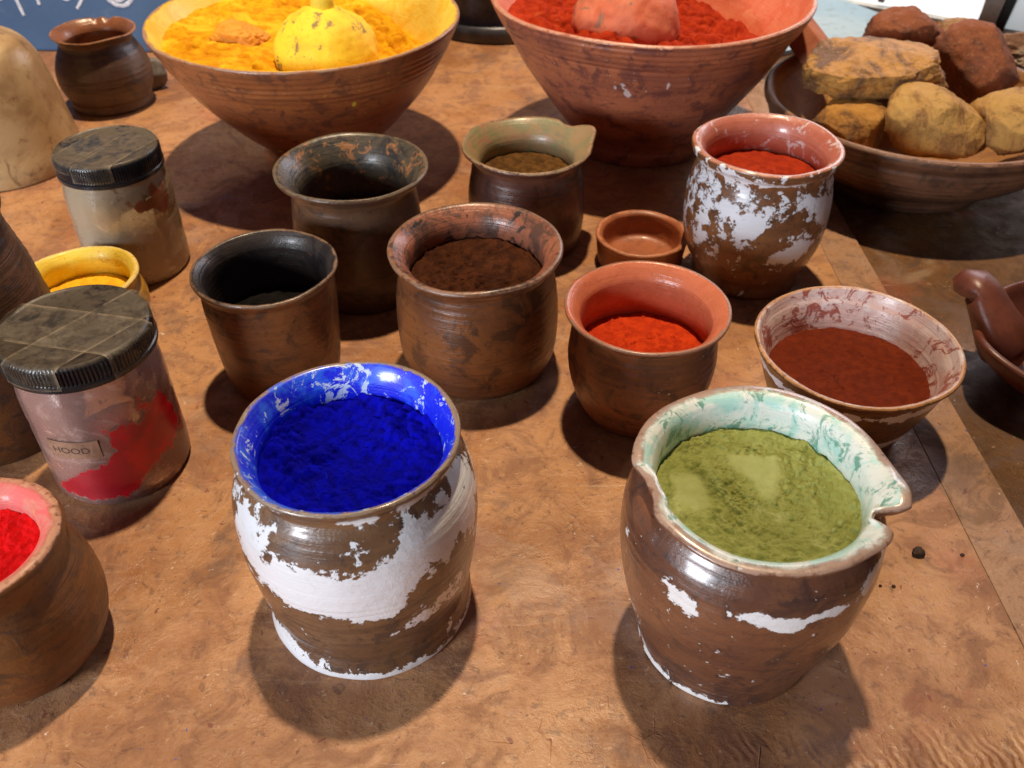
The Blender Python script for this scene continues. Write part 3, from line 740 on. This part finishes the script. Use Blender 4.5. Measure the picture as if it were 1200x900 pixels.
# ---- bowl of rocks
mat = pot_mat('rock_bowl_clay', (.15, .075, .045), (.10, .05, .032), (.05, .028, .02), ins=(.42, .20, .07), ins2=(.32, .15, .06), rim=(.26, .13, .08), rough=.42, seed=17)
pot('stone_bowl', 'wide dark brown clay bowl filled with ochre and red rocks at top right', 'bowl', (.374, .796, -.004),
    [(.066, .0015), (.072, 0), (.0765, .002), (.0790, .010), (.0830, .015), (.1000, .024), (.1170, .036), (.1285, .049), (.1335, .0600), (.1345, .0660), (.1370, .0690), (.1400, .0735), (.1402, .0775), (.1380, .0800)],
    [(.1335, .0790), (.1295, .0740), (.1270, .0680), (.1150, .054), (.0950, .036), (.070, .020), (.04, .014)],
    mat, .0665, .0665, seed=7.9, segs=300, rib=.0004)
def rockmat(name, c1, c2, c3, rough=.55):
    m = N(name); a = m.noise(18, 8, .65, .8); b = m.noise(70, 9, .75, .6); c = m.noise(420, 5, .7)
    col = m.mix(m.ss(a, .42, .58), c1, c2); col = m.mix(m.math('MULTIPLY', m.ss(a, .50, .57), .6), col, c3)
    col = m.mix(m.math('MULTIPLY', m.ss(b, .55, .62), .45), col, c3)
    col = m.mix(m.math('MULTIPLY', m.ss(c, .55, .64), .3), col, m.mix(.5, c1, (.9, .65, .3)))
    m.set(Base_Color=col, Roughness=m.mixf(b, rough-.15, rough+.2)); m.bump(m.math('ADD', m.math('MULTIPLY', a, 1.2), m.math('ADD', m.math('MULTIPLY', b, 1.1), m.math('MULTIPLY', c, .3))), .95, .004); return m.m
RKG = 'rocks heaped in the wide clay bowl'
def rock(label, loc, s, seed, mat, rot=(0, 0, 0), cuts=6, rough=.1, bl=1.0, pl=(), sub=5):
    o = link('rock', rock_mesh('rock', *s, seed, cuts, rough, sub, bl, pl), mat, None, loc)
    o.rotation_euler = rot
    return tag(o, label, 'rock', RKG)
och = rockmat('ochre_stone', (.62, .30, .06), (.34, .15, .035), (.10, .05, .03), .45)
och2 = rockmat('yellow_ochre_stone', (.62, .35, .09), (.48, .24, .06), (.22, .10, .03), .6)
rd = rockmat('red_ochre_stone', (.34, .095, .03), (.26, .07, .022), (.13, .04, .02), .65)
rock('large flat ochre brown rock lying on top of the others in the bowl', (.322, .782, .106), (.064, .042, .025), 11, och, (.08, -.05, .08), 0, .12, 1, [((-.1, -.25, .95), .48), ((-.15, -.95, -.15), .70), ((.95, -.2, .25), .80), ((.3, .2, 1), .60), ((-.8, -.5, -.1), .86), ((.55, -.8, .1), .84), ((0, 0, -1), .6)], 6)
rock('blocky reddish brown rock at the right of the bowl behind the ochre ones', (.442, .848, .088), (.044, .036, .034), 23, rd, (0, .15, .3), 7, .08)
rock('pale yellow ochre rock under the right end of the big flat rock', (.362, .733, .080), (.045, .036, .027), 35, och2, (.1, .1, -.2), 6, .08)
rock('honey coloured rock at the right edge of the view in the bowl', (.438, .738, .080), (.040, .038, .028), 41, och2, (0, -.2, .5), 6, .09)
rock('pointed rusty orange rock at the back of the bowl behind the big flat rock', (.395, .900, .088), (.046, .034, .032), 52, rd, (0, .0, .1), 6, .10)
rock('dark brown rock in the shade beneath the big flat rock', (.300, .752, .066), (.040, .034, .022), 66, och, (0, 0, .4), 6, .08)
rock('small olive brown rock wedged at the left under the big flat rock', (.345, .830, .060), (.045, .04, .03), 71, och, (0, 0, .9), 6, .08)
rock('buff brown rock with a broken crest at the far rim of the bowl', (.462, .925, .080), (.042, .026, .020), 83, rockmat('buff_stone', (.50, .28, .12), (.38, .19, .08), (.16, .08, .04)), (0, .1, .2), 6, .16)
o = link('brick_fragment', box_mesh('brick_fragment', .036, .075, .026, .002, 3, True), simple('brick', (.48, .17, .09), (.40, .13, .07), .8, 50, .6, .001, .3), None, (.2900, .8900, .0930))
o.rotation_euler = (.30, .55, .42)
tag(o, 'pink terracotta brick fragment leaning on the left rim of the rock bowl', 'brick')
o = link('shell', rock_mesh('shell', .060, .030, .018, 91, 6, .22), rockmat('shell_crust', (.70, .56, .44), (.62, .38, .26), (.25, .10, .06)), None, (.560, .925, .070))
tag(o, 'crusty white and rust coloured lump behind the rock bowl at the right edge', 'stone')
# pale splints lying between red bowl and flaked pot
wm = simple('straw', (.62, .44, .26), (.50, .32, .18), .7, 60, .3)
for i, (x, y, a, L, lab) in enumerate([(.258, .800, .5, .050, 'pale wood splint lying furthest back between the red powder bowl and the rock bowl'), (.248, .775, .15, .044, 'pale wood splint lying nearest the flaked white pot'), (.262, .785, 1.1, .034, 'short pale splint crossing the two longer splints')]):
    V, F = tube([(-L/2, 0, 0), (0, .001, .0003), (L/2, 0, 0)], [.0018, .0022, .0015], 8)
    o = link('wood_splint', mesh('wood_splint', V, F), wm, None, (x, y, .0024+.003*i)); o.rotation_euler.z = a
    tag(o, lab, 'splint', 'pale splints beside the rock bowl')

# ================================================================== JARS
def plastic_mat(name, tint, stain, stain2, seed, tr=.75, chipn=1.0, milk=.24):
    m = N(name)
    a = m.noise(30, 7, .65, .8, off=(seed, 0, 0)); b = m.noise(120, 8, .7, .5, off=(0, seed, 0)); c = m.noise(18, 5, .6, 1.2, sc3=(1, 1, .6), off=(seed, 5, 0))
    ch = m.attr('chip')
    g = m.math('ADD', ch, m.math('MULTIPLY', m.math('SUBTRACT', m.noise(55, 9, .7, .5, off=(seed, 2, 1)), .5), chipn*2.2))
    sm = m.ss(g, .42, .56)
    film = m.math('MULTIPLY', m.ss(a, .40, .70), .55)            # milky rubbed film
    col = m.mix(film, tint, m.mix(.5, tint, (.80, .72, .64)))
    dk = m.math('MULTIPLY', m.ss(b, .57, .64), .75)
    col = m.mix(m.math('MULTIPLY', dk, m.ss(c, .45, .6)), col, stain2)
    col = m.mix(sm, col, m.mix(m.ss(a, .4, .6), stain, m.mix(.6, stain, (.25, .02, .03))))
    op = m.math('MAXIMUM', sm, m.math('MULTIPLY', film, .9)); op = m.math('MAXIMUM', op, m.math('MULTIPLY', dk, .8))
    op = m.math('MAXIMUM', op, milk)
    m.set(Base_Color=col, Roughness=m.mixf(a, .12, .35))
    T = m.t.nodes
    tr_ = T.new('ShaderNodeBsdfTransparent'); tr_.inputs[0].default_value = (.96, .90, .86, 1)
    gl = T.new('ShaderNodeBsdfGlossy'); gl.inputs['Roughness'].default_value = .12
    fr = T.new('ShaderNodeFresnel'); fr.inputs[0].default_value = 1.5
    m1 = T.new('ShaderNodeMixShader'); m2 = T.new('ShaderNodeMixShader')
    m.t.links.new(fr.outputs[0], m1.inputs[0]); m.t.links.new(tr_.outputs[0], m1.inputs[1]); m.t.links.new(gl.outputs[0], m1.inputs[2])
    m.t.links.new(op, m2.inputs[0]); m.t.links.new(m1.outputs[0], m2.inputs[1]); m.t.links.new(m.bs.outputs[0], m2.inputs[2])
    m.t.links.new(m2.outputs[0], m.out.inputs[0])
    m.bump(m.math('ADD', m.math('MULTIPLY', a, .8), m.math('ADD', m.math('MULTIPLY', b, .3), m.math('MULTIPLY', m.noise(12, 3, .5, .3, sc3=(.7, .7, 9)), .8))), .5, .0014)
    return m.m
def lid_mat(name, dust, blk=(.012, .012, .014)):
    m = N(name); a = m.noise(30, 8, .7, .8); b = m.noise(200, 6, .7)
    g = m.t.nodes.new('ShaderNodeNewGeometry'); sp = m.t.nodes.new('ShaderNodeSeparateXYZ'); m.t.links.new(g.outputs['Normal'], sp.inputs[0])
    top = m.attr('chip')
    f = m.math('MULTIPLY', top, m.ss(m.math('ADD', m.math('MULTIPLY', a, .7), m.math('MULTIPLY', b, .3)), .40, .56))
    col = m.mix(f, blk, m.mix(m.ss(a, .45, .6), dust, m.mix(.45, dust, (.03, .03, .02))))
    m.set(Base_Color=col, Roughness=m.mixf(f, .22, .5)); m.bump(m.math('ADD', a, m.math('MULTIPLY', b, .4)), .4, .001); return m.m
def tape_mat(name, tint=(.40, .34, .25)):
    m = N(name); a = m.noise(60, 7, .7, 1.0); e = m.attr('edge')
    col = m.mix(e, tint, (.48, .37, .24))
    m.set(Base_Color=col, Roughness=m.mixf(a, .12, .3))
    tr = m.t.nodes.new('ShaderNodeBsdfTransparent'); mx = m.t.nodes.new('ShaderNodeMixShader')
    f = m.math('MAXIMUM', m.math('MULTIPLY', m.ss(a, .42, .7), .16), m.math('MULTIPLY', e, m.math('MULTIPLY', m.ss(a, .35, .6), .38)))
    f = m.math('ADD', f, .05, clamp=True)
    m.t.links.new(f, mx.inputs[0]); m.t.links.new(tr.outputs[0], mx.inputs[1]); m.t.links.new(m.bs.outputs[0], mx.inputs[2])
    m.t.links.new(mx.outputs[0], m.out.inputs[0]); m.bump(a, .6, .0015); return m.m

def jar(label, loc, Rj, Hj, Rl, Hl, bmat, lmat, tmat, blobs, tapes, seed, rz=0, base=-.3, tilt=None):
    root = empty('jar', loc, rot=tilt); tag(root, label, 'jar')
    H0 = Hj - Hl                # lid underside
    prof = spline([(Rj*.80, .002), (Rj*.93, 0), (Rj*.985, .003), (Rj, .008), (Rj*1.0, H0*.35), (Rj*1.0, H0*.62), (Rj*.995, H0*.80), (Rj*.965, H0*.90), (Rj*.93, H0*.965), (Rj*.92, H0+.004), (Rj*.90, H0+.005)], 7)
    pin = spline([(Rj*.88, H0+.004), (Rj*.895, H0*.97), (Rj*.93, H0*.90), (Rj*.955, H0*.8), (Rj*.96, H0*.5), (Rj*.96, .010), (Rj*.92, .005), (Rj*.5, .004)], 5)
    segs = 256; P = prof+pin; V = []; C = []
    for i, (r, z) in enumerate(P):
        for s in range(segs):
            a = 2*pi*s/segs
            rr = r*(1+.006*noise.noise(Vector((cos(a)+seed, sin(a), z*20)))) - .0006*math.exp(-((z-H0*.60)/.0018)**2) + .0004*math.exp(-((z-H0*.20)/.002)**2)
            V.append((rr*sin(a), -rr*cos(a), z))
            ad = math.degrees(a); c = base
            for (bp, bz, wp, wz, amp) in blobs:
                dp = (ad-bp+180) % 360-180; e = (dp/wp)**2+((z-bz)/wz)**2
                if e < 9: c += amp*math.exp(-e)
            C.append(c)
    F = []
    for i in range(len(P)-1):
        for s in range(segs):
            t = (s+1) % segs; F.append((i*segs+s, i*segs+t, (i+1)*segs+t, (i+1)*segs+s))
    F.append(tuple(range(segs-1, -1, -1))); F.append(tuple((len(P)-1)*segs+s for s in range(segs)))
    me = mesh('body', V, F); at = me.attributes.new('chip', 'FLOAT', 'POINT'); at.data.foreach_set('value', C)
    link('body', me, bmat, root)
    # lid with ribs
    segs = 600; LP = [(Rl*.5, H0+.001, 0), (Rl*.975, H0, 0), (Rl*1.012, H0+.0008, 0), (Rl*1.012, H0+.0035, 0), (Rl*.995, H0+.0042, 0), (Rl*.99, H0+.0052, 1), (Rl*.99, Hj-.0035, 1), (Rl*.985, Hj-.0022, .3), (Rl*.965, Hj-.0006, 0), (Rl*.94, Hj, 0), (Rl*.92, Hj-.0006, 0), (Rl*.90, Hj-.0009, 0), (Rl*.6, Hj-.0008, 0), (Rl*.3, Hj-.0007, 0), (Rl*.05, Hj-.0007, 0)]
    V = []; C = []
    for (r, z, w) in LP:
        for s in range(segs):
            a = 2*pi*s/segs; rr = r+w*.00045*(1 if (s % 5) < 3 else -1)
            zz = z + (.0004*noise.noise(Vector((r*sin(a)*60, r*cos(a)*60, seed))) if z > Hj-.002 else 0)
            V.append((rr*sin(a), -rr*cos(a), zz)); C.append(1.0 if z > Hj-.0015 else (.12 if w == 0 else .03))
    F = []
    for i in range(len(LP)-1):
        for s in range(segs):
            t = (s+1) % segs; F.append((i*segs+s, i*segs+t, (i+1)*segs+t, (i+1)*segs+s))
    F.append(tuple(range(segs-1, -1, -1))); F.append(tuple((len(LP)-1)*segs+s for s in range(segs)))
    me = mesh('lid', V, F); at = me.attributes.new('chip', 'FLOAT', 'POINT'); at.data.foreach_set('value', C)
    lid = link('lid', me, lmat, root)
    for p in lid.data.polygons: p.use_smooth = True
    lid.data.set_sharp_from_angle(angle=R(40)) if hasattr(lid.data, 'set_sharp_from_angle') else None
    # tape strips over the lid
    for k, (ta, off, w, d1, d2) in enumerate(tapes):
        dx, dy = cos(ta), sin(ta); nx, ny = -dy, dx; Rt = Rl*1.012
        V = []; E = []; cols = 12; rows = 70; F = []
        for j in range(cols+1):
            u = off + w*(j/cols-.5); u = max(-Rt*.97, min(Rt*.97, u))
            half = math.sqrt(max(1e-9, Rt*Rt-u*u)); tot = d1+2*half+d2
            for i in range(rows+1):
                s = tot*i/rows; wr = .00025*noise.noise(Vector((s*150, u*150, k+seed)))
                lift = .0004*(k+1)+.0003+wr
                if s < d1: q = -half; z = Hj-(d1-s); o_ = 1
                elif s > d1+2*half: q = half; z = Hj-(s-d1-2*half); o_ = 1
                else: q = s-d1-half; z = Hj; o_ = 0
                x, y = dx*q+nx*u, dy*q+ny*u
                if o_:
                    dd = math.hypot(x, y); e = (Rt+lift+.0002)/dd; x *= e; y *= e; z = min(z, Hj+lift)
                else:
                    rr = math.hypot(x, y); z = Hj+lift-.0018*max(0, (rr/Rt-.93)/.07)**2
                V.append((x, y, z)); E.append(1.0 if (j == 0 or j == cols or i == 0 or i == rows) else 0.0)
        for j in range(cols):
            for i in range(rows):
                a = j*(rows+1)+i; F.append((a, a+1, a+rows+2, a+rows+1))
        me = mesh('tape', V, F); at = me.attributes.new('edge', 'FLOAT', 'POINT'); at.data.foreach_set('value', E)
        link('tape', me, tmat, lid)
    return root

tapeM = tape_mat('clear_tape')
red_blobs = [(-8, .020, 12, .010, .8), (8, .022, 18, .013, 1.2), (30, .028, 16, .014, 1.2), (50, .036, 18, .018, 1.2), (70, .044, 18, .016, 1.0), (35, .053, 12, .010, .95), (22, .060, 6, .004, .6), (57, .068, 10, .008, 1.0), (30, .078, 5, .004, .55), (64, .082, 6, .005, .5), (-30, .062, 6, .004, .5), (75, .060, 10, .010, .6), (44, .074, 6, .004, .45),
             (-25, .016, 18, .008, .6), (100, .04, 25, .02, .8), (150, .03, 40, .02, .9), (0, .010, 400, .009, .45)]
jr = jar('clear plastic jar of crimson powder with a dusty taped black lid, left foreground', (-.2440, .4023, 0), .0405, .1060, .0415, .0165,
    plastic_mat('stained_plastic', (.72, .42, .36), (.60, .010, .025), (.20, .03, .03), 1.0, .72), lid_mat('dusty_black_lid', (.075, .05, .028)), tapeM, red_blobs,
    [(R(55), -.014, .030, .013, .020), (R(-12), -.006, .034, .020, .016)], 1.0)
o = powder('pigment_powder', 'crimson powder settled at the bottom of the clear jar with the taped lid', (-.2440, .4023, .0300), .0374, lambda x, y: .012*(x-y)/.04+.001*nz(x, y, 60, 2), powder_mat('crimson_powder', (.70, .015, .03), (.55, .01, .02), None, 120), 50, 160, skirt=.0235)
# small brown paper label on the jar with faint lettering
def wrap(Rr, a0, x, z): 
    a = a0 + x/Rr; return (Rr*sin(a), -Rr*cos(a), z)
V = []; F = []
for j in range(7):
    for i in range(25): V.append(wrap(.04088, R(-4), (i/24-.5)*.030, .0475+(j/6-.5)*.0125))
for j in range(7):
    for i in range(25): V.append(wrap(.0404, R(-4), (i/24-.5)*.030, .0475+(j/6-.5)*.0125))
for j in range(6):
    for i in range(24):
        a = j*25+i; F.append((a, a+1, a+26, a+25)); b = a+175; F.append((b, b+25, b+26, b+1))
lab = link('paper_label', mesh('paper_label', V, F), simple('brown_paper', (.36, .21, .14), (.26, .145, .095), .4, 60, .3), jr)
def text_mesh(txt, size):
    cu = bpy.data.curves.new('t', 'FONT'); cu.body = txt; cu.size = size; cu.align_x = 'CENTER'; cu.align_y = 'CENTER'; cu.extrude = .00005; cu.offset = .00002
    to = bpy.data.objects.new('t', cu); COL.objects.link(to); bpy.context.view_layer.update()
    me = bpy.data.meshes.new_from_object(to.evaluated_get(bpy.context.evaluated_depsgraph_get()))
    bpy.data.objects.remove(to); return me
tmx = text_mesh('HOOD', .0062)
for v in tmx.vertices: v.co = Vector(wrap(.04092+v.co.z, R(-6), v.co.x*1.15, .0470+v.co.y))
link('lettering', tmx, simple('faint_ink', (.06, .035, .025), (.09, .05, .035), .6, 80, .1), lab, smooth=False)

beige_blobs = [(20, .075, 18, .005, .75), (46, .067, 16, .006, 1.0), (70, .062, 12, .012, 1.0), (60, .078, 12, .007, .8), (84, .07, 12, .02, .7), (-34, .068, 8, .012, .6), (-20, .084, 14, .004, .6), (-40, .05, 8, .01, .5), (10, .035, 4, .004, .7), (-12, .05, 6, .003, .5), (60, .035, 12, .006, .4), (30, .012, 60, .004, .7), (44, .026, 10, .006, .5), (-46, .03, 8, .01, .6)]
jb = jar('clear plastic jar of pale beige powder with taped black lid behind the yellow stained pot', (-.3065, .6322, 0), .0395, .1040, .0385, .0180,
    plastic_mat('stained_plastic_pale', (.66, .55, .38), (.22, .10, .045), (.16, .08, .04), 5.0, .55, milk=.42), lid_mat('dusty_black_ribbed_lid', (.13, .095, .06), (.010, .016, .026)), tapeM, beige_blobs,
    [(R(66), -.016, .026, .012, .016), (R(66), .010, .024, .006, .010)], 4.0)
powder('pigment_powder', 'pale beige powder inside the jar behind the yellow stained pot', (-.3065, .6322, .073), .0375, lambda x, y: .001*nz(x, y, 60, 2)+.004*x/.04, powder_mat('beige_powder', (.74, .65, .44), (.66, .56, .36), None, 120), 40, 160, skirt=.066)

# overturned frosted tub at the far left
m = N('frosted_plastic'); a = m.noise(16, 6, .6, .8); b = m.noise(60, 8, .7, .8, off=(1, 5, 2))
col = m.mix(m.ss(a, .42, .58), (.36, .22, .10), (.52, .36, .18)); col = m.mix(m.math('MULTIPLY', m.ss(b, .54, .66), .8), col, (.16, .08, .035))
m.set(Base_Color=col, Roughness=.38, Subsurface_Weight=.35, Subsurface_Scale=.02); m.bs.inputs['Subsurface Radius'].default_value = (1, .7, .4)
m.bump(a, .5, .003)
pot('plastic_tub', 'upturned frosted amber plastic tub in the top left corner', 'tub', (-.498, .822, 0),
    [(.0680, .0), (.0705, .0008), (.0712, .004), (.0705, .012), (.0680, .030), (.0650, .055), (.0610, .080), (.0560, .100), (.0470, .114), (.0300, .121), (.0120, .1225), (.0040, .1228)],
    [(.0030, .1215), (.0120, .1210), (.0290, .1190), (.0450, .1120), (.0530, .099), (.058, .08), (.063, .05), (.066, .02), (.067, .001)],
    m.m, .112, .5, seed=6.3, segs=200, foot=.012, rib=0, partnames=('body', 'domed_end', 'lip'))

# dark metal vessel behind, between the bowls
mv = simple('dark_steel', (.05, .055, .075), (.09, .09, .11), .35, 30, .3, .001, .5, metal=.4)
pot('metal_canister', 'dark blue grey ringed vessel standing behind the gap between the two big bowls', 'canister', (-.02, 1.24, 0),
    [(.090, .001), (.095, 0), (.0975, .002), (.098, .012), (.095, .018), (.090, .022), (.086, .030), (.084, .045), (.084, .075), (.087, .080), (.090, .085), (.087, .09), (.084, .095), (.084, .14), (.086, .15), (.083, .152)],
    [(.080, .150), (.079, .14), (.079, .05), (.07, .02), (.03, .01)], mv, .142, .14, seed=4.1, segs=160, foot=.02, rib=0)
# small grey stone behind the far pot
o = link('pebble', rock_mesh('pebble', .016, .014, .017, 15, 4, .1, 4), simple('grey_stone', (.22, .20, .18), (.15, .13, .12), .7, 60, .4), None, (-.408, 1.005, .016))
tag(o, 'small grey pebble tucked between the round bellied pot and the yellow bowl', 'pebble')

# ---- clay dish with handle at the right edge
root = empty('handled_dish', (.397, .478, -.004)); tag(root, 'reddish brown clay dish with a curled up handle at the right edge', 'dish')
mc = simple('red_brown_clay', (.17, .050, .028), (.13, .036, .022), .36, 30, .4, .001, .6)
def lathe_plain(prof, segs, seed, sq=(1, 1)):
    V = []; F = []
    for r, z in prof:
        for s in range(segs):
            a = 2*pi*s/segs; rr = r*(1+.02*noise.noise(Vector((cos(a)+seed, sin(a), z*10))))
            pull = .012*math.exp(-(ang(a, -82)/22)**2)*max(0, min(1, (z-.012)/.02))
            rr += pull*(r/.075)
            V.append((rr*sin(a)*sq[0], -rr*cos(a)*sq[1], z + .006*math.exp(-(ang(a, -82)/20)**2)*max(0, min(1, (z-.018)/.02))))
    for i in range(len(prof)-1):
        for s in range(segs):
            t = (s+1) % segs; F.append((i*segs+s, i*segs+t, (i+1)*segs+t, (i+1)*segs+s))
    F.append(tuple(range(segs-1, -1, -1))); F.append(tuple((len(prof)-1)*segs+s for s in range(segs)))
    return V, F
V, F = lathe_plain(spline([(.035, .001), (.040, 0), (.046, .004), (.060, .014), (.071, .026), (.0765, .036), (.077, .0395), (.0745, .041), (.0715, .0385), (.066, .029), (.054, .017), (.035, .010), (.012, .009)], 6), 160, 3)
link('body', mesh('body', V, F), mc, root)
V, F = tube([(-.050, .010, .020), (-.058, .014, .030), (-.065, .020, .041), (-.070, .027, .050), (-.0735, .032, .0560), (-.078, .036, .0595), (-.083, .037, .0600), (-.0865, .037, .0575), (-.0885, .036, .0540)], [.014, .024, .021, .0180, .0170, .0165, .0150, .0120, .005], 20, flat=[(1.25, .7)]*9)
link('handle', mesh('handle', V, F), mc, root)
o = link('stone_ball', rock_mesh('stone_ball', .042, .040, .036, 33, 2, .05), simple('dark_brown_stone', (.055, .028, .018), (.035, .020, .014), .6, 40, .4), None, (.412, .474, .042))
tag(o, 'dark rounded stone sitting in the handled clay dish at the right edge', 'stone')

# ---- crumbs on the table
cm_ = simple('dark_crumb', (.06, .03, .018), (.03, .018, .012), .7, 200, .6)
CG = 'dark crumbs of pigment on the table right of the green pot'
for i, (x, y, s, lab) in enumerate([(.2300, .3265, .0036, 'largest dark crumb of pigment on the bare table right of the green powder pot'),
                               (.2085, .3040, .0011, 'tiny dark speck nearer the green powder pot than the big crumb'),
                               (.2015, .3045, .0009, 'smallest dark speck beside the green powder pot'),
                               (.1960, .3060, .0009, 'tiny dark speck touching the shadow of the green powder pot'),
                               (.2545, .3260, .0012, 'tiny reddish speck to the right of the big crumb')]):
    o = link('crumb', rock_mesh('crumb', s, s*.8, s*.7, 100+i, 4, .35, 3), cm_, None, (x, y, s*.5)); tag(o, lab, 'crumb', CG)

# ================================================================== BACKGROUND THINGS
# blue chalkboard leaning on something at the back left
m = N('blue_chalkboard_paint'); a = m.noise(6, 6, .6, .8); b = m.noise(40, 7, .7, .6)
col = m.mix(m.ss(a, .35, .65), (.045, .105, .215), (.065, .135, .255)); col = m.mix(m.math('MULTIPLY', m.ss(b, .55, .7), .3), col, (.16, .22, .32))
m.set(Base_Color=col, Roughness=.7); m.bump(b, .15, .001)
root = empty('chalkboard', (-.70, 1.125, 0), rot=(R(-12), 0, R(-2))); tag(root, 'blue chalkboard with loose white chalk writing standing at the back left', 'chalkboard')
pn = link('panel', box_mesh('panel', .60, .012, .40, .002, 2), m.m, root, (.0, .006, .001), smooth=False)
mch = N('white_chalk'); a = mch.noise(160, 6, .7, .3)
mch.set(Base_Color=mch.mix(mch.ss(a, .4, .6), (.55, .60, .68), (.82, .84, .88)), Roughness=.9)
def stroke(pts, w):
    P = spline([(x, z) for x, z in pts], 8)
    V, F = tube([(x, -.0008, z) for x, z in P], [w*(.85+.3*noise.noise(Vector((i*.4, w*900, 0)))) for i in range(len(P))], 8, flat=None)
    V = [(x, -.0062+(y+.0008)*.18, z) for x, y, z in V]
    o = link('chalk_stroke', mesh('chalk_stroke', V, F), mch.m, pn)
    return o
def bp(x, y): return ((x-600)/1050*1.095+.70, (66-y)*.00106)
stroke([bp(*p) for p in [(-14, 2), (-6, 10), (4, 10), (10, 3), (12, -12)]], .0026)
stroke([bp(*p) for p in [(19, -12), (21, 5), (24, 17), (27, 28)]], .0026)
stroke([bp(*p) for p in [(68, -6), (74, 6), (82, 11), (92, 5), (97, -6)]], .0011)
stroke([bp(*p) for p in [(108, -14), (105, 0), (99, 11), (92, 20)]], .0022)
stroke([bp(*p) for p in [(122, -10), (128, 5), (137, 14), (148, 16), (158, 10), (164, -2), (166, -14)]], .0028)
stroke([bp(*p) for p in [(126, -10), (133, 4), (141, 11), (149, 9), (155, 0), (157, -12)]], .0022)
stroke([bp(*p) for p in [(47.5, 10), (48, 13), (48, 16)]], .0024)

# tan board behind the chalkboard edge
o = link('wood_board', box_mesh('wood_board', .10, .02, .25, .002), simple('tan_wood', (.35, .25, .13), (.28, .19, .10), .6, 20, .3), None, (-.385, 1.25, 0))
tag(o, 'narrow tan wooden board standing behind the right edge of the chalkboard', 'board')

# pale sheet lying flat and the bright window behind the rock bowl
def prism(name, quad, z0, z1, mat, parent=None):
    V = [(x, y, z0) for x, y in quad]+[(x, y, z1) for x, y in quad]; n = len(quad)
    F = [tuple(range(n-1, -1, -1)), tuple(range(n, 2*n))]+[(i, (i+1) % n, n+(i+1) % n, n+i) for i in range(n)]
    return link(name, mesh(name, V, F), mat, parent, smooth=False)
o = prism('paper_sheet', [(.30, 1.10), (.533, 1.205), (.43, 1.39), (.26, 1.42)], -.0030, .002, simple('pale_blue_grey_paper', (.36, .55, .72), (.46, .62, .76), .45, 9, .2))
tag(o, 'pale blue grey sheet lying flat behind the rock bowl in front of the window', 'sheet')

root = empty('window', (.462, 1.335, -.004), math.atan2(-.105, .155)); tag(root, 'overexposed white window with a slanting wooden post at the top right corner', 'window')
def emis(name, c, s):
    m = N(name); m.set(Base_Color=(.8, .8, .8), Roughness=.3, Emission_Color=(*c, 1), Emission_Strength=s); return m.m
def wbox(name, x0, x1, y, t, z0, z1, mat, shear=0):
    V = []
    for z in (z0, z1):
        s = shear*(z-z0)
        V += [(x0+s, y, z), (x1+s, y, z), (x1+s, y+t, z), (x0+s, y+t, z)]
    F = [(3, 2, 1, 0), (4, 5, 6, 7), (0, 1, 5, 4), (1, 2, 6, 5), (2, 3, 7, 6), (3, 0, 4, 7)]
    return link(name, mesh(name, V, F), mat, root, smooth=False)
wp = simple('window_paint', (.42, .36, .30), (.36, .30, .25), .5, 20, .2)
wbox('pane', -.12, .192, .004, .004, 0.004, .40, emis('daylit_glass', (.95, .97, .96), 1.0))
wbox('mullion', .060, .068, -.006, .008, .010, .40, simple('grey_bar', (.42, .40, .36), (.36, .34, .31), .5, 20, .2))
wbox('sill', -.12, .192, -.012, .016, 0, .004, simple('white_paint', (.75, .75, .73), (.7, .7, .68), .5, 20, .2))
wbox('post', .192, .214, -.008, .03, 0, .40, wp, .10)
wbox('seal', .214, .226, .0, .02, 0, .40, simple('black_rubber', (.012, .012, .014), (.02, .02, .02), .5, 20, .2), .10)
wbox('side_pane', .226, .60, .012, .004, 0, .40, emis('shaded_glass', (.62, .68, .70), .55), .10)

# ================================================================== LIGHT
def lamp(name, typ, loc, target, energy, color, size, sy=None, spread=None):
    l = bpy.data.lights.new(name, typ); l.energy = energy; l.color = color
    if typ == 'AREA':
        l.shape = 'RECTANGLE' if sy else 'DISK'; l.size = size
        if sy: l.size_y = sy
        if spread: l.spread = spread
    else: l.shadow_soft_size = size
    o = bpy.data.objects.new(name, l); COL.objects.link(o); o.location = loc
    o.rotation_euler = (Vector(target)-Vector(loc)).to_track_quat('-Z', 'Y').to_euler()
    return o
kl = lamp('ceiling_spotlight', 'SPOT', (.04, 1.32, 4.0), (-.14, .86, 0), 815, (1, .77, .51), .075)
kl.data.spot_size = R(30); kl.data.spot_blend = 1.0
lamp('window_daylight', 'AREA', (-1.45, -1.20, .66), (0, .5, 0), 50, (.86, .91, 1), .55, .5)
lamp('back_window_daylight', 'AREA', (.95, 1.9, .7), (.1, .6, 0), 11.0, (.95, .90, 1), .8, .6)

w = bpy.data.worlds.new('World'); sc.world = w; w.use_nodes = True
bg = w.node_tree.nodes['Background']; bg.inputs[0].default_value = (.62, .46, .52, 1); bg.inputs[1].default_value = .10

# ================================================================== CAMERA
cd = bpy.data.cameras.new('Camera'); cam = bpy.data.objects.new('Camera', cd); COL.objects.link(cam)
cam.location = (0, 0, .40); cam.rotation_euler = (R(50), 0, 0)
cd.sensor_fit = 'HORIZONTAL'; cd.sensor_width = 36; cd.lens = 31.5; cd.clip_start = .01; cd.clip_end = 50
cd.dof.use_dof = True; cd.dof.focus_distance = .47; cd.dof.aperture_fstop = 15
sc.camera = cam
sc.view_settings.view_transform = 'Standard'; sc.view_settings.look = 'None'
sc.view_settings.exposure = 0; sc.view_settings.gamma = 1
sc.cycles.max_bounces = 10; sc.cycles.transmission_bounces = 8; sc.cycles.transparent_max_bounces = 12
sc.cycles.caustics_refractive = False; sc.cycles.caustics_reflective = False
